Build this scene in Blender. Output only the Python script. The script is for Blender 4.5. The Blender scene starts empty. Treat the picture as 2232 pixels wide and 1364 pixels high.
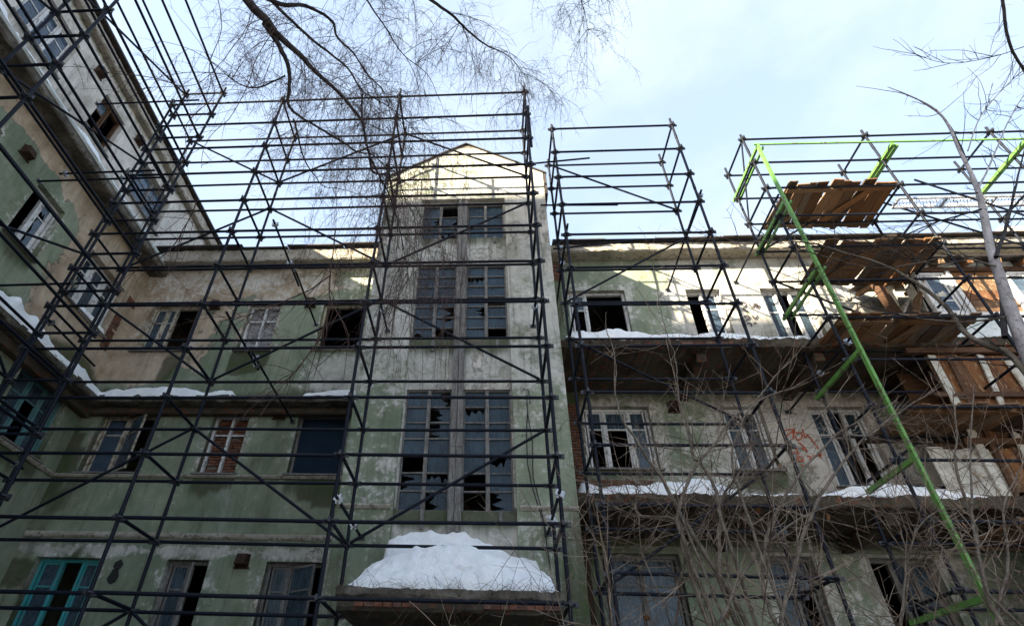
import bpy, bmesh, math, random
import numpy as np
from mathutils import Vector, Matrix, Euler
random.seed(7)
RNG = np.random.default_rng(11)
S = bpy.context.scene
COL = S.collection

# ------------------------------------------------------------------ camera
PITCH, ROLL, YAW = (math.radians(a) for a in (38.39, -2.52, -4.98))
FPX, PX, PY, WPX, HPX = 1235.0, 979.0, 682.0, 2232.0, 1364.0
_f = np.array([math.sin(YAW)*math.cos(PITCH), math.cos(YAW)*math.cos(PITCH), math.sin(PITCH)])
_r = np.array([math.cos(YAW), -math.sin(YAW), 0.0])
_d = -np.cross(_r, _f)
CAM_R = math.cos(ROLL)*_r + math.sin(ROLL)*_d
CAM_D = -math.sin(ROLL)*_r + math.cos(ROLL)*_d
cam_data = bpy.data.cameras.new('camera')
cam = bpy.data.objects.new('camera', cam_data); COL.objects.link(cam)
cam.matrix_world = Matrix(((CAM_R[0], -CAM_D[0], -_f[0], 0), (CAM_R[1], -CAM_D[1], -_f[1], 0),
                           (CAM_R[2], -CAM_D[2], -_f[2], 0), (0, 0, 0, 1)))
cam_data.sensor_width = 36.0
cam_data.lens = 36.0*FPX/WPX
cam_data.shift_x = (WPX/2-PX)/WPX
cam_data.clip_start = 0.05
cam_data.clip_end = 2000
S.camera = cam
GROUND = -1.6

# ------------------------------------------------------------------ world, sun, exposure
SUN_TO = Vector((-3.5, -2.6, 2.3)).normalized()
world = bpy.data.worlds.new('World'); S.world = world; world.use_nodes = True
wn = world.node_tree; wn.nodes.clear()
w_out = wn.nodes.new('ShaderNodeOutputWorld'); w_bg = wn.nodes.new('ShaderNodeBackground')
sky = wn.nodes.new('ShaderNodeTexSky'); sky.sky_type = 'NISHITA'; sky.sun_disc = False
sky.sun_elevation = math.asin(SUN_TO.z)
sky.sun_rotation = math.atan2(SUN_TO.x, SUN_TO.y)
sky.air_density = 1.0; sky.dust_density = 2.0; sky.ozone_density = 1.2
geo = wn.nodes.new('ShaderNodeTexCoord')
cl_map = wn.nodes.new('ShaderNodeMapping'); cl_map.inputs['Scale'].default_value = (1.6, 1.6, 3.0)
cl_map.inputs['Location'].default_value = (0.35, 0.1, 0.2)
cl = wn.nodes.new('ShaderNodeTexNoise'); cl.inputs['Scale'].default_value = 2.2; cl.inputs['Detail'].default_value = 9; cl.inputs['Roughness'].default_value = 0.58
cr = wn.nodes.new('ShaderNodeMapRange'); cr.inputs['From Min'].default_value = 0.44; cr.inputs['From Max'].default_value = 0.72
cr.inputs['To Min'].default_value = 0.55; cr.inputs['To Max'].default_value = 0.97
mixc = wn.nodes.new('ShaderNodeMix'); mixc.data_type = 'RGBA'
mixc.inputs['B'].default_value = (1.62, 1.90, 2.26, 1)
wn.links.new(geo.outputs['Generated'], cl_map.inputs['Vector'])
wn.links.new(cl_map.outputs['Vector'], cl.inputs['Vector'])
wn.links.new(cl.outputs['Fac'], cr.inputs['Value'])
wn.links.new(cr.outputs['Result'], mixc.inputs['Factor'])
wn.links.new(sky.outputs['Color'], mixc.inputs['A'])
wn.links.new(mixc.outputs['Result'], w_bg.inputs['Color'])
w_bg.inputs['Strength'].default_value = 0.10
wn.links.new(w_bg.outputs['Background'], w_out.inputs['Surface'])
sun_data = bpy.data.lights.new('sun', 'SUN'); sun_data.energy = 4.9; sun_data.angle = math.radians(0.5)
sun_data.color = (1.0, 0.87, 0.64)
sun = bpy.data.objects.new('sun', sun_data); COL.objects.link(sun)
sun.rotation_euler = SUN_TO.to_track_quat('Z', 'Y').to_euler()
S.view_settings.view_transform = 'Standard'; S.view_settings.look = 'None'
S.view_settings.exposure = 2.55; S.view_settings.gamma = 1.0; S.view_settings.use_curve_mapping = False

# ------------------------------------------------------------------ helpers
def ray(x, y):
    return (CAM_R*(x-PX) + CAM_D*(y-PY))/FPX + _f
def atY(x, y, Y):
    r = ray(x, y); return r*(Y/r[1])

def tag(o, label=None, cat=None, group=None, kind=None):
    if label: o['label'] = label
    if cat: o['category'] = cat
    if group: o['group'] = group
    if kind: o['kind'] = kind
    return o
def empty(name, loc=(0, 0, 0), label=None, cat=None, group=None):
    o = bpy.data.objects.new(name, None); COL.objects.link(o); o.location = loc; o.empty_display_size = 0.2
    return tag(o, label, cat, group)
def link(name, me, parent=None, loc=None, rot=None, scale=None):
    o = bpy.data.objects.new(name, me); COL.objects.link(o)
    if parent is not None: o.parent = parent
    if loc is not None: o.location = loc
    if rot is not None: o.rotation_euler = rot
    if scale is not None: o.scale = scale
    return o
def mesh(name, v, f, mat=None, smooth=False):
    me = bpy.data.meshes.new(name)
    me.from_pydata([tuple(map(float, p)) for p in v], [], [tuple(map(int, q)) for q in f])
    if mat is not None: me.materials.append(mat)
    if smooth: me.shade_smooth()
    me.update(); return me
BOXF = [(0, 3, 2, 1), (4, 5, 6, 7), (0, 1, 5, 4), (1, 2, 6, 5), (2, 3, 7, 6), (3, 0, 4, 7)]
class Boxes:
    def __init__(s): s.v = []; s.f = []
    def add(s, x0, x1, y0, y1, z0, z1, rot=None, piv=None, jit=0.0):
        n = len(s.v)
        P = [(x0, y0, z0), (x1, y0, z0), (x1, y1, z0), (x0, y1, z0), (x0, y0, z1), (x1, y0, z1), (x1, y1, z1), (x0, y1, z1)]
        if jit: P = [(a+random.uniform(-jit, jit), b+random.uniform(-jit, jit), c+random.uniform(-jit, jit)) for a, b, c in P]
        if rot is not None:
            R = Euler(rot).to_matrix(); c = Vector(piv if piv is not None else ((x0+x1)/2, (y0+y1)/2, (z0+z1)/2))
            P = [tuple(R @ (Vector(p)-c) + c) for p in P]
        s.v += P; s.f += [tuple(i+n for i in q) for q in BOXF]
        return s
    def build(s, name, mat, parent=None, loc=None, rot=None): return link(name, mesh(name, s.v, s.f, mat), parent, loc, rot)
def fbm(x, y, seed=0, oct=4):
    x = np.asarray(x, float); y = np.asarray(y, float)
    out = np.zeros(np.broadcast(x, y).shape); amp = 0.5
    for o in range(oct):
        xi = np.floor(x).astype(int); yi = np.floor(y).astype(int); fx = x-xi; fy = y-yi
        fx = fx*fx*(3-2*fx); fy = fy*fy*(3-2*fy)
        def h(a, b):
            n = (a*374761393 + b*668265263 + (seed+o*17)*1442695041) & 0x7fffffff
            n = ((n ^ (n >> 13))*1274126177) & 0x7fffffff
            return ((n ^ (n >> 16)) & 0xffff)/65535.0
        out += amp*((h(xi, yi)*(1-fx)+h(xi+1, yi)*fx)*(1-fy) + (h(xi, yi+1)*(1-fx)+h(xi+1, yi+1)*fx)*fy)
        x = x*2.03+7.1; y = y*2.03+3.7; amp *= .5
    return out
def sstep(a, b, x): t = np.clip((np.asarray(x, float)-a)/(b-a), 0, 1); return t*t*(3-2*t)

class Tubes:
    """collects tapering tubes along polylines into one mesh"""
    def __init__(s): s.v = []; s.f = []; s.n = 0
    def add(s, P, R, sides=4):
        P = np.asarray(P, float); R = np.asarray(R, float); k = len(P)
        T = np.gradient(P, axis=0); T /= np.linalg.norm(T, axis=1)[:, None]+1e-9
        m = T.mean(0); ref = np.zeros(3); ref[np.argmin(np.abs(m))] = 1
        A = np.cross(T, ref); A /= np.linalg.norm(A, axis=1)[:, None]+1e-9; B = np.cross(T, A)
        a = np.arange(sides)*2*np.pi/sides
        V = P[:, None] + R[:, None, None]*(np.cos(a)[None, :, None]*A[:, None]+np.sin(a)[None, :, None]*B[:, None])
        s.v.append(V.reshape(-1, 3))
        i = np.arange(k-1)[:, None]*sides; j = np.arange(sides)[None, :]; j2 = (j+1) % sides
        q = np.stack([i+j, i+j2, i+sides+j2, i+sides+j], -1).reshape(-1, 4)+s.n
        s.f.append(q); s.n += k*sides
    def build(s, name, mat, parent=None):
        V = np.concatenate(s.v); F = np.concatenate(s.f)
        me = bpy.data.meshes.new(name); me.vertices.add(len(V)); me.vertices.foreach_set('co', V.ravel())
        me.loops.add(F.size); me.loops.foreach_set('vertex_index', F.ravel().astype(np.int32))
        me.polygons.add(len(F)); me.polygons.foreach_set('loop_start', np.arange(0, F.size, 4, dtype=np.int32))
        me.materials.append(mat); me.update(calc_edges=True); me.shade_smooth()
        return link(name, me, parent)

# ------------------------------------------------------------------ materials
class NT:
    def __init__(s, name):
        s.m = bpy.data.materials.new(name); s.m.use_nodes = True; s.t = s.m.node_tree; s.t.nodes.clear()
        s.out = s.n('ShaderNodeOutputMaterial'); s.b = s.n('ShaderNodeBsdfPrincipled')
        s.l(s.b.outputs[0], s.out.inputs['Surface'])
    def n(s, k, **kw):
        q = s.t.nodes.new(k)
        for a, b in kw.items(): setattr(q, a, b)
        return q
    def l(s, a, b): s.t.links.new(a, b)
    def pos(s, scale=(1, 1, 1), obj=False):
        if obj: c = s.n('ShaderNodeTexCoord').outputs['Object']
        else: c = s.n('ShaderNodeNewGeometry').outputs['Position']
        mp = s.n('ShaderNodeMapping'); mp.inputs['Scale'].default_value = scale; s.l(c, mp.inputs['Vector']); return mp.outputs['Vector']
    def noise(s, vec, scale, detail=6, rough=.6, dist=0):
        q = s.n('ShaderNodeTexNoise'); q.inputs['Scale'].default_value = scale; q.inputs['Detail'].default_value = detail
        q.inputs['Roughness'].default_value = rough; q.inputs['Distortion'].default_value = dist; s.l(vec, q.inputs['Vector']); return q.outputs['Fac']
    def ramp(s, fac, a, b, lo=0., hi=1.):
        q = s.n('ShaderNodeMapRange'); q.interpolation_type = 'SMOOTHSTEP'
        for k, v in (('From Min', a), ('From Max', b), ('To Min', lo), ('To Max', hi)): q.inputs[k].default_value = v
        s.l(fac, q.inputs['Value']); return q.outputs['Result']
    def math(s, op, a, b=None):
        q = s.n('ShaderNodeMath', operation=op)
        for i, v in enumerate((a, b)):
            if v is None: continue
            if hasattr(v, 'links'): s.l(v, q.inputs[i])
            else: q.inputs[i].default_value = v
        return q.outputs[0]
    def mix(s, fac, a, b, blend='MIX'):
        q = s.n('ShaderNodeMix', data_type='RGBA', blend_type=blend)
        for k, v in (('Factor', fac), ('A', a), ('B', b)):
            if hasattr(v, 'links'): s.l(v, q.inputs[k])
            elif k == 'Factor': q.inputs[k].default_value = v
            else: q.inputs[k].default_value = (*v, 1)
        return q.outputs['Result']
    def bump(s, h, strength=.4, dist=.02):
        q = s.n('ShaderNodeBump'); q.inputs['Strength'].default_value = strength; q.inputs['Distance'].default_value = dist
        s.l(h, q.inputs['Height']); s.l(q.outputs[0], s.b.inputs['Normal'])
    def fin(s, col, rough=.8, spec=.3, metal=0.):
        for k, v in (('Base Color', col), ('Roughness', rough)):
            if hasattr(v, 'links'): s.l(v, s.b.inputs[k])
            else: s.b.inputs[k].default_value = (*v, 1) if k == 'Base Color' else v
        s.b.inputs['Specular IOR Level'].default_value = spec; s.b.inputs['Metallic'].default_value = metal
        return s.m

def plaster():
    t = NT('weathered_plaster'); P = t.pos()
    at = t.n('ShaderNodeAttribute'); at.attribute_name = 'mask'
    sp = t.n('ShaderNodeSeparateColor'); t.l(at.outputs['Color'], sp.inputs[0])
    bare, white, moss = sp.outputs[0], sp.outputs[1], sp.outputs[2]
    big = t.noise(P, .45, 9, .62, .3); mid = t.noise(P, 1.7, 9, .66, .4); fine = t.noise(P, 9, 8, .7); grain = t.noise(P, 55, 4, .6)
    streak = t.noise(t.pos((3.2, 3.2, .28)), 1.6, 8, .65, .2)
    st2 = t.noise(t.pos((9, 9, .5)), 1.3, 6, .6)
    green = t.mix(t.ramp(t.math('ADD', t.math('MULTIPLY', big, .6), t.math('MULTIPLY', mid, .4)), .38, .62), (.158, .196, .134), (.275, .31, .225))
    green = t.mix(t.ramp(streak, .45, .75, 0, .55), green, (.25, .27, .21))
    beige = t.mix(t.ramp(mid, .32, .68), (.30, .225, .155), (.50, .405, .30))
    beige = t.mix(t.ramp(fine, .5, .72, 0, .6), beige, (.47, .42, .36))
    grey = t.mix(t.ramp(mid, .35, .65), (.40, .38, .35), (.61, .585, .55))
    grey = t.mix(t.ramp(fine, .53, .66, 0, .75), grey, (.70, .69, .68))
    mb = t.math('ADD', t.math('MULTIPLY', big, .45), t.math('MULTIPLY', mid, .55))
    fb = t.ramp(t.math('ADD', mb, t.math('MULTIPLY', t.math('SUBTRACT', bare, .5), .62)), .535, .575)
    fw = t.ramp(t.math('ADD', t.math('ADD', t.math('MULTIPLY', mid, .5), t.math('MULTIPLY', fine, .5)), t.math('MULTIPLY', t.math('SUBTRACT', white, .5), .75)), .505, .625, 0, .8)
    col = t.mix(fb, green, beige)
    rim = t.math('MULTIPLY', t.math('MULTIPLY', fb, t.math('SUBTRACT', 1.0, fb)), 2.2)
    col = t.mix(fw, col, grey)
    col = t.mix(rim, col, (.10, .09, .075))
    blot = t.noise(t.pos((1, 1, .55)), 1.05, 8, .68, .6)
    col = t.mix(t.ramp(blot, .50, .68, 0, .5), col, t.mix(1.0, col, (.42, .43, .34), 'MULTIPLY'))
    col = t.mix(t.ramp(blot, .44, .30, 0, .35), col, (.40, .40, .37))
    # small flakes of chalky render
    col = t.mix(t.ramp(t.math('ADD', fine, t.math('MULTIPLY', mid, .5)), .96, 1.02, 0, .55), col, (.50, .48, .45))
    # dirty run marks and grime
    col = t.mix(t.ramp(st2, .5, .74, 0, .45), col, (.10, .095, .075))
    col = t.mix(t.ramp(streak, .42, .26, 0, .68), col, (.075, .082, .048))
    fm = t.ramp(t.math('ADD', moss, t.math('MULTIPLY', t.math('SUBTRACT', t.math('ADD', t.math('MULTIPLY', mid, .5), t.math('MULTIPLY', streak, .5)), .5), 1.1)), .30, .62, 0, .88)
    col = t.mix(fm, col, t.mix(t.ramp(mid, .4, .65), (.045, .062, .022), (.075, .068, .045)))
    # pits and cracks
    vor = t.n('ShaderNodeTexVoronoi', feature='DISTANCE_TO_EDGE'); vor.inputs['Scale'].default_value = .55
    warp = t.n('ShaderNodeVectorMath', operation='ADD'); t.l(P, warp.inputs[0])
    nz = t.n('ShaderNodeTexNoise'); nz.inputs['Scale'].default_value = 2.2; nz.inputs['Detail'].default_value = 7; t.l(P, nz.inputs['Vector']); t.l(nz.outputs['Color'], warp.inputs[1])
    t.l(warp.outputs[0], vor.inputs['Vector'])
    crack = t.math('MULTIPLY', t.ramp(vor.outputs['Distance'], .006, .0015), t.ramp(big, .56, .62))
    col = t.mix(t.math('MULTIPLY', crack, .4), col, (.05, .045, .04))
    pits = t.ramp(t.noise(P, 14, 3, .5), .70, .74)
    col = t.mix(t.math('MULTIPLY', pits, .6), col, (.09, .08, .065))
    h = t.math('ADD', t.math('MULTIPLY', grain, .25), t.math('ADD', t.math('MULTIPLY', fine, .5), t.math('MULTIPLY', t.math('ADD', fb, fw), -.35)))
    h = t.math('SUBTRACT', h, t.math('MULTIPLY', t.math('ADD', crack, pits), .5))
    t.bump(h, .9, .03)
    return t.fin(col, .88, .2)
def simple(name, c1, c2, scale=6, rough=.75, spec=.3, metal=0., stretch=(1, 1, 1), bump=.3, obj=False, c3=None, bd=.01):
    t = NT(name); P = t.pos(stretch, obj); a = t.noise(P, scale, 7, .65, .2); b = t.noise(P, scale*5.3, 5, .6)
    col = t.mix(t.ramp(a, .35, .65), c1, c2)
    if c3 is not None: col = t.mix(t.ramp(b, .52, .66, 0, .85), col, c3)
    if bump: t.bump(t.math('ADD', a, t.math('MULTIPLY', b, .6)), bump, bd)
    return t.fin(col, rough, spec, metal)
def peeled(name, paint, wood, amount=.5, rough=.6):
    t = NT(name); P = t.pos(); G = t.pos((5, 5, 1.0))
    a = t.noise(P, 7, 8, .68, .4); b = t.noise(G, 12, 5, .6)
    wd = t.mix(t.ramp(b, .35, .65), tuple(c*.6 for c in wood), wood)
    pt = t.mix(t.ramp(t.noise(P, 2.3, 5, .6), .35, .7), tuple(c*.72 for c in paint), paint)
    m = t.ramp(a, amount-.03, amount+.03)
    t.bump(t.math('ADD', t.math('MULTIPLY', m, .5), t.math('MULTIPLY', b, .5)), .45, .006)
    return t.fin(t.mix(m, wd, pt), rough, .3)
def per_piece(name, cols, scale=5, rough=.8, stretch=(1, 1, 1), bump=.4, spec=.2, wear=None):
    """colour picked per object, so alike pieces in shared meshes differ"""
    t = NT(name); oi = t.n('ShaderNodeObjectInfo')
    rp = t.n('ShaderNodeValToRGB'); rp.color_ramp.interpolation = 'LINEAR'
    e = rp.color_ramp.elements
    while len(e) < len(cols): e.new(.5)
    for i, c in enumerate(cols): e[i].position = i/(len(cols)-1); e[i].color = (*c, 1)
    t.l(oi.outputs['Random'], rp.inputs[0])
    P = t.pos(stretch, True); off = t.n('ShaderNodeVectorMath', operation='ADD'); t.l(P, off.inputs[0])
    cm = t.n('ShaderNodeCombineXYZ'); t.l(t.math('MULTIPLY', oi.outputs['Random'], 57.), cm.inputs[0]); t.l(t.math('MULTIPLY', oi.outputs['Random'], 131.), cm.inputs[1]); t.l(cm.outputs[0], off.inputs[1])
    a = t.noise(off.outputs[0], scale, 7, .65, .3); b = t.noise(off.outputs[0], scale*4, 5, .6)
    col = t.mix(t.ramp(a, .3, .75, 0, .8), rp.outputs[0], t.mix(1.0, rp.outputs[0], (.45, .42, .38), 'MULTIPLY'))
    if wear is not None: col = t.mix(t.ramp(b, .55, .68, 0, .7), col, wear)
    t.bump(t.math('ADD', a, b), bump, .008)
    return t.fin(col, rough, spec)
def tube_paint(name, c, flake, rough=.38):
    t = NT(name); P = t.pos(); a = t.noise(P, 3, 6, .65); b = t.noise(P, 26, 6, .7)
    col = t.mix(t.ramp(a, .3, .7), c, tuple(x*1.7 for x in c))
    col = t.mix(t.ramp(b, .64, .69, 0, .8), col, flake)
    t.bump(b, .12, .004)
    return t.fin(col, t.ramp(a, .3, .7, rough+.1, rough+.28), .16)
def glass(name, c, fac=.8, dust=.4, rough=.12, spec=.55):
    t = NT(name); P = t.pos(); a = t.noise(P, 1.8, 7, .65, .5); s = t.noise(t.pos((6, 6, .6)), 2.2, 6, .65)
    oi = t.n('ShaderNodeObjectInfo')
    col = t.mix(t.ramp(t.math('ADD', t.math('MULTIPLY', a, .6), t.math('MULTIPLY', s, .4)), .35, .65), tuple(x*.55 for x in c), c)
    col = t.mix(t.math('MULTIPLY', oi.outputs['Random'], .5), col, tuple(x*.45 for x in c))
    t.bump(t.noise(P, 3.2, 3, .5), .10, .02)
    t.fin(col, t.ramp(s, .35, .7, rough, rough+dust), spec)
    tr = t.n('ShaderNodeBsdfTransparent'); mx = t.n('ShaderNodeMixShader')
    t.l(t.ramp(a, .3, .7, fac-.12, min(fac+.12, 1)), mx.inputs[0]); t.l(tr.outputs[0], mx.inputs[1]); t.l(t.b.outputs[0], mx.inputs[2]); t.l(mx.outputs[0], t.out.inputs['Surface'])
    return t.m
def snow_mat():
    t = NT('old_snow'); P = t.pos(); a = t.noise(P, 5, 8, .62); b = t.noise(P, 42, 5, .6); d = t.noise(P, 1.6, 6, .6, .3)
    col = t.mix(t.ramp(a, .35, .65), (.80, .82, .85), (.90, .91, .93))
    col = t.mix(t.ramp(t.math('ADD', d, t.math('MULTIPLY', b, .35)), .78, .90, 0, .45), col, (.42, .36, .31))
    t.bump(t.math('ADD', a, t.math('MULTIPLY', b, .4)), .9, .05)
    t.b.inputs['Subsurface Weight'].default_value = .25; t.b.inputs['Subsurface Radius'].default_value = (.03, .04, .06); t.b.inputs['Subsurface Scale'].default_value = .5
    return t.fin(col, .65, .25)

M = {}
M['plaster'] = plaster()
M['navy'] = tube_paint('navy_scaffold_paint', (.0030, .0045, .0100), (.10, .095, .09))
M['dark_steel'] = simple('dark_steel', (.012, .015, .024), (.025, .028, .036), 18, .5, .5)
M['zinc'] = simple('bright_zinc', (.22, .23, .25), (.42, .43, .45), 30, .38, .5, 1.)
M['green_paint'] = peeled('bright_green_paint', (.12, .29, .065), (.10, .11, .06), .41, .5)
M['concrete'] = simple('dirty_concrete', (.06, .052, .042), (.155, .14, .12), 2.2, .92, .15, c3=(.035, .037, .024), bump=.7, bd=.03)
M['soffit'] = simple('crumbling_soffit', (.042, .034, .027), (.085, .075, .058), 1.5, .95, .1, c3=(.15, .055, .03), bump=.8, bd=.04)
M['fascia'] = simple('cornice_render', (.26, .235, .195), (.40, .37, .32), 2.1, .9, .15, c3=(.11, .09, .07), bump=.6, bd=.02)
M['roof'] = simple('rusty_roof_sheet', (.022, .02, .02), (.05, .042, .038), 3, .6, .4, c3=(.07, .04, .025), bump=.3)
M['brick'] = per_piece('red_brick', [(.15, .058, .036), (.21, .085, .052), (.12, .058, .045), (.19, .11, .08)], 9, .9, bump=.6, wear=(.30, .25, .21))
M['pale_brick'] = per_piece('limewashed_brick', [(.32, .31, .31), (.42, .41, .41), (.26, .25, .26), (.36, .33, .32)], 9, .9, bump=.6)
M['mortar'] = simple('old_mortar', (.13, .115, .10), (.24, .22, .19), 8, .95, .1, bump=.6)
M['white_wood'] = peeled('peeling_white_wood', (.70, .70, .70), (.24, .21, .18), .41)
M['cream_wood'] = peeled('peeling_cream_wood', (.50, .45, .36), (.20, .16, .12), .46)
M['grey_wood'] = simple('grey_bare_wood', (.085, .08, .078), (.20, .19, .18), 5, .85, .2, stretch=(6, 6, .7), bump=.5, c3=(.34, .32, .29))
M['teal_wood'] = peeled('peeling_teal_wood', (.045, .30, .32), (.22, .24, .24), .40)
M['dim_teal'] = peeled('faded_teal_wood', (.10, .23, .25), (.20, .22, .22), .42)
M['deck_wood'] = per_piece('deck_plank', [(.12, .062, .030), (.205, .105, .047), (.29, .18, .105), (.06, .038, .025), (.20, .16, .12), (.26, .115, .04)], 3, .85, (8, .8, 8), .5, wear=(.06, .045, .03))
M['orange_wood'] = per_piece('rusty_plywood', [(.17, .068, .028), (.24, .105, .04), (.11, .05, .026), (.25, .17, .105), (.14, .068, .036)], 2.4, .8, (3, 3, .6), .4, wear=(.42, .33, .22))
M['brown_wood'] = per_piece('brown_board', [(.085, .045, .025), (.13, .07, .04), (.06, .035, .025)], 3, .85, (.7, 8, 8), .5)
M['rust'] = simple('rusty_sheet_iron', (.024, .015, .011), (.06, .028, .017), 11, .85, .25, c3=(.02, .016, .015), bump=.5)
M['sheet_white'] = simple('white_sheet', (.48, .52, .54), (.64, .67, .69), 3, .6, .35, c3=(.36, .46, .40), bump=.15)
M['pale_panel'] = simple('pale_panel', (.38, .37, .33), (.56, .54, .49), 2, .75, .25, c3=(.24, .17, .10), bump=.3)
M['glass'] = glass('dusty_blue_glass', (.06, .095, .13), .82)
M['stair_glass'] = glass('grimy_stair_glass', (.033, .064, .092), .93, .25, .22, .3)
M['sky_glass'] = glass('clear_glass', (.10, .15, .22), .62, .12, .04)
M['blue_board'] = simple('dark_blue_panel', (.005, .013, .028), (.010, .024, .042), 1.4, .65, .08, bump=.15)
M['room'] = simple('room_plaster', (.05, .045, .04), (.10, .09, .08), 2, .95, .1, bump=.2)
M['snow'] = snow_mat()
M['birch_bark'] = simple('dark_birch_bark', (.018, .016, .017), (.05, .044, .042), 14, .9, .2, stretch=(1, 1, .5), bump=.6, c3=(.02, .018, .018))
M['twig_red'] = simple('reddish_twig', (.045, .026, .022), (.085, .052, .044), 9, .8, .2, bump=0)
M['pale_bark'] = simple('pale_grey_bark', (.26, .24, .245), (.40, .375, .375), 10, .85, .2, stretch=(1, 1, .5), bump=.5, c3=(.12, .10, .095), obj=False)
M['shrub_bark'] = simple('grey_brown_bark', (.06, .047, .036), (.14, .115, .09), 9, .85, .2, bump=.3, c3=(.2, .17, .14))
M['shrub_twig'] = simple('brown_twig', (.05, .031, .02), (.30, .235, .18), 2.2, .85, .2, bump=0)
M['dry_vine'] = simple('dry_vine', (.05, .035, .025), (.11, .08, .055), 12, .9, .1, bump=0)
M['ground'] = simple('trodden_snow_and_litter', (.06, .052, .045), (.26, .25, .245), .7, .95, .1, bump=.8, c3=(.45, .45, .46), bd=.05)
M['red_spray'] = simple('red_spray_paint', (.42, .075, .03), (.50, .11, .045), 20, .8, .2, bump=0)
M['black_spray'] = simple('black_spray_paint', (.05, .04, .045), (.09, .07, .075), 20, .8, .2, bump=0)
M['cable'] = simple('black_cable', (.010, .010, .012), (.02, .02, .022), 20, .6, .4, bump=0)
M['opp'] = simple('distant_render', (.22, .20, .17), (.30, .275, .24), .6, .9, .2, bump=.2)
M['galv'] = simple('galvanised_steel', (.24, .25, .27), (.36, .37, .39), 12, .5, .5, .6, bump=.1)
M['leaf'] = simple('dead_leaf', (.16, .07, .03), (.22, .10, .045), 8, .8, .2, bump=0)

# ------------------------------------------------------------------ ground
g = link('ground', mesh('ground', [(-400, -400, GROUND), (400, -400, GROUND), (400, 400, GROUND), (-400, 400, GROUND)], [(0, 1, 2, 3)], M['ground']))
tag(g, kind='structure')

# ------------------------------------------------------------------ the abandoned building
YB, XL, YT = 12.3, -10.3, 9.8
BLD = empty('abandoned_building', (0, YB, GROUND), 'derelict three winged block of peeling green plaster with a gabled stair tower', 'building')
BLD_INV = Matrix.Translation(-BLD.location)
def bpart(o):
    o.matrix_parent_inverse = Matrix.Identity(4); o.location = Vector(o.location)-BLD.location; o.parent = BLD; return o
def bbox(name, mat, *args, **kw):
    b = Boxes().add(*args, **kw); return bpart(b.build(name, mat))

def wall(name, loc, rotz, w0, w1, v0, v1, holes, maskfn, depth=.24, top=None, step=.17):
    """gridded plaster wall; local x along the wall, y into it, z up; openings with reveals"""
    def lines(a, b, cuts):
        L = sorted(set([a, b]+[c for c in cuts if a < c < b])); out = []
        for p, q in zip(L[:-1], L[1:]):
            n = max(1, int(round((q-p)/step))); out += [p+(q-p)*i/n for i in range(n)]
        return np.array(out+[b])
    U = lines(w0, w1, [h[0] for h in holes]+[h[1] for h in holes]); V = lines(v0, v1, [h[2] for h in holes]+[h[3] for h in holes])
    uu, vv = np.meshgrid(U, V); rel = (fbm(uu*1.1, vv*1.1, 5)-.5)*.03
    on = np.zeros_like(uu, bool)
    for h in holes: on |= (uu >= h[0]-1e-6) & (uu <= h[1]+1e-6) & (vv >= h[2]-1e-6) & (vv <= h[3]+1e-6)
    edge = (uu <= w0) | (uu >= w1) | (vv <= v0) | (vv >= v1)
    rel[on | edge] = 0
    if top is not None: vv = np.minimum(vv, top(uu))
    nu = len(U); verts = list(zip(uu.ravel(), rel.ravel(), vv.ravel())); faces = []
    for j in range(len(V)-1):
        for i in range(nu-1):
            cu, cv = (U[i]+U[i+1])/2, (V[j]+V[j+1])/2
            if any(h[0] < cu < h[1] and h[2] < cv < h[3] for h in holes): continue
            a, b, c, d = j*nu+i, j*nu+i+1, (j+1)*nu+i+1, (j+1)*nu+i
            if top is not None and verts[a][2] >= verts[d][2]-1e-6 and verts[b][2] >= verts[c][2]-1e-6: continue
            faces.append((a, b, c, d))
    for (a, b, c, d) in holes:
        n = len(verts)
        P = [(a, c), (b, c), (b, d), (a, d)]
        verts += [(p[0], 0, p[1]) for p in P]+[(p[0], depth, p[1]) for p in P]
        for k in range(4):
            k2 = (k+1) % 4; faces.append((n+k, n+k2, n+4+k2, n+4+k))
    me = mesh(name, verts, faces, M['plaster'], False)
    vx = np.array([(p[0], p[2]) for p in verts]); ms = maskfn(vx[:, 0], vx[:, 1]); ms = [np.broadcast_to(q, len(verts)) for q in ms]
    # damp and moss below sills, bare render round the openings
    bare, white, moss = (np.array(q, float) for q in ms)
    for (a, b, c, d) in holes:
        if d-c > 4: continue
        x, z = vx[:, 0], vx[:, 1]
        ins = sstep(a-.25, a+.1, x)*(1-sstep(b-.1, b+.25, x)); k = random.uniform(.25, 1.0)
        moss += k*.95*ins*(1-sstep(.05, .4+.7*k, c-z))*(z < c+.02)
        fr = sstep(a-.22, a-.12, x)*(1-sstep(b+.12, b+.22, x))*sstep(c-.1, c, z)*(1-sstep(d+.12, d+.3, z))
        white += .14*fr; bare += .10*fr
    ca = me.color_attributes.new('mask', 'FLOAT_COLOR', 'POINT')
    ca.data.foreach_set('color', np.stack([np.clip(bare, 0, 1), np.clip(white, 0, 1), np.clip(moss, 0, 1), np.ones(len(verts))], 1).astype(np.float32).ravel())
    o = link(name, me, None, loc, (0, 0, rotz)); return bpart(o)

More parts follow.
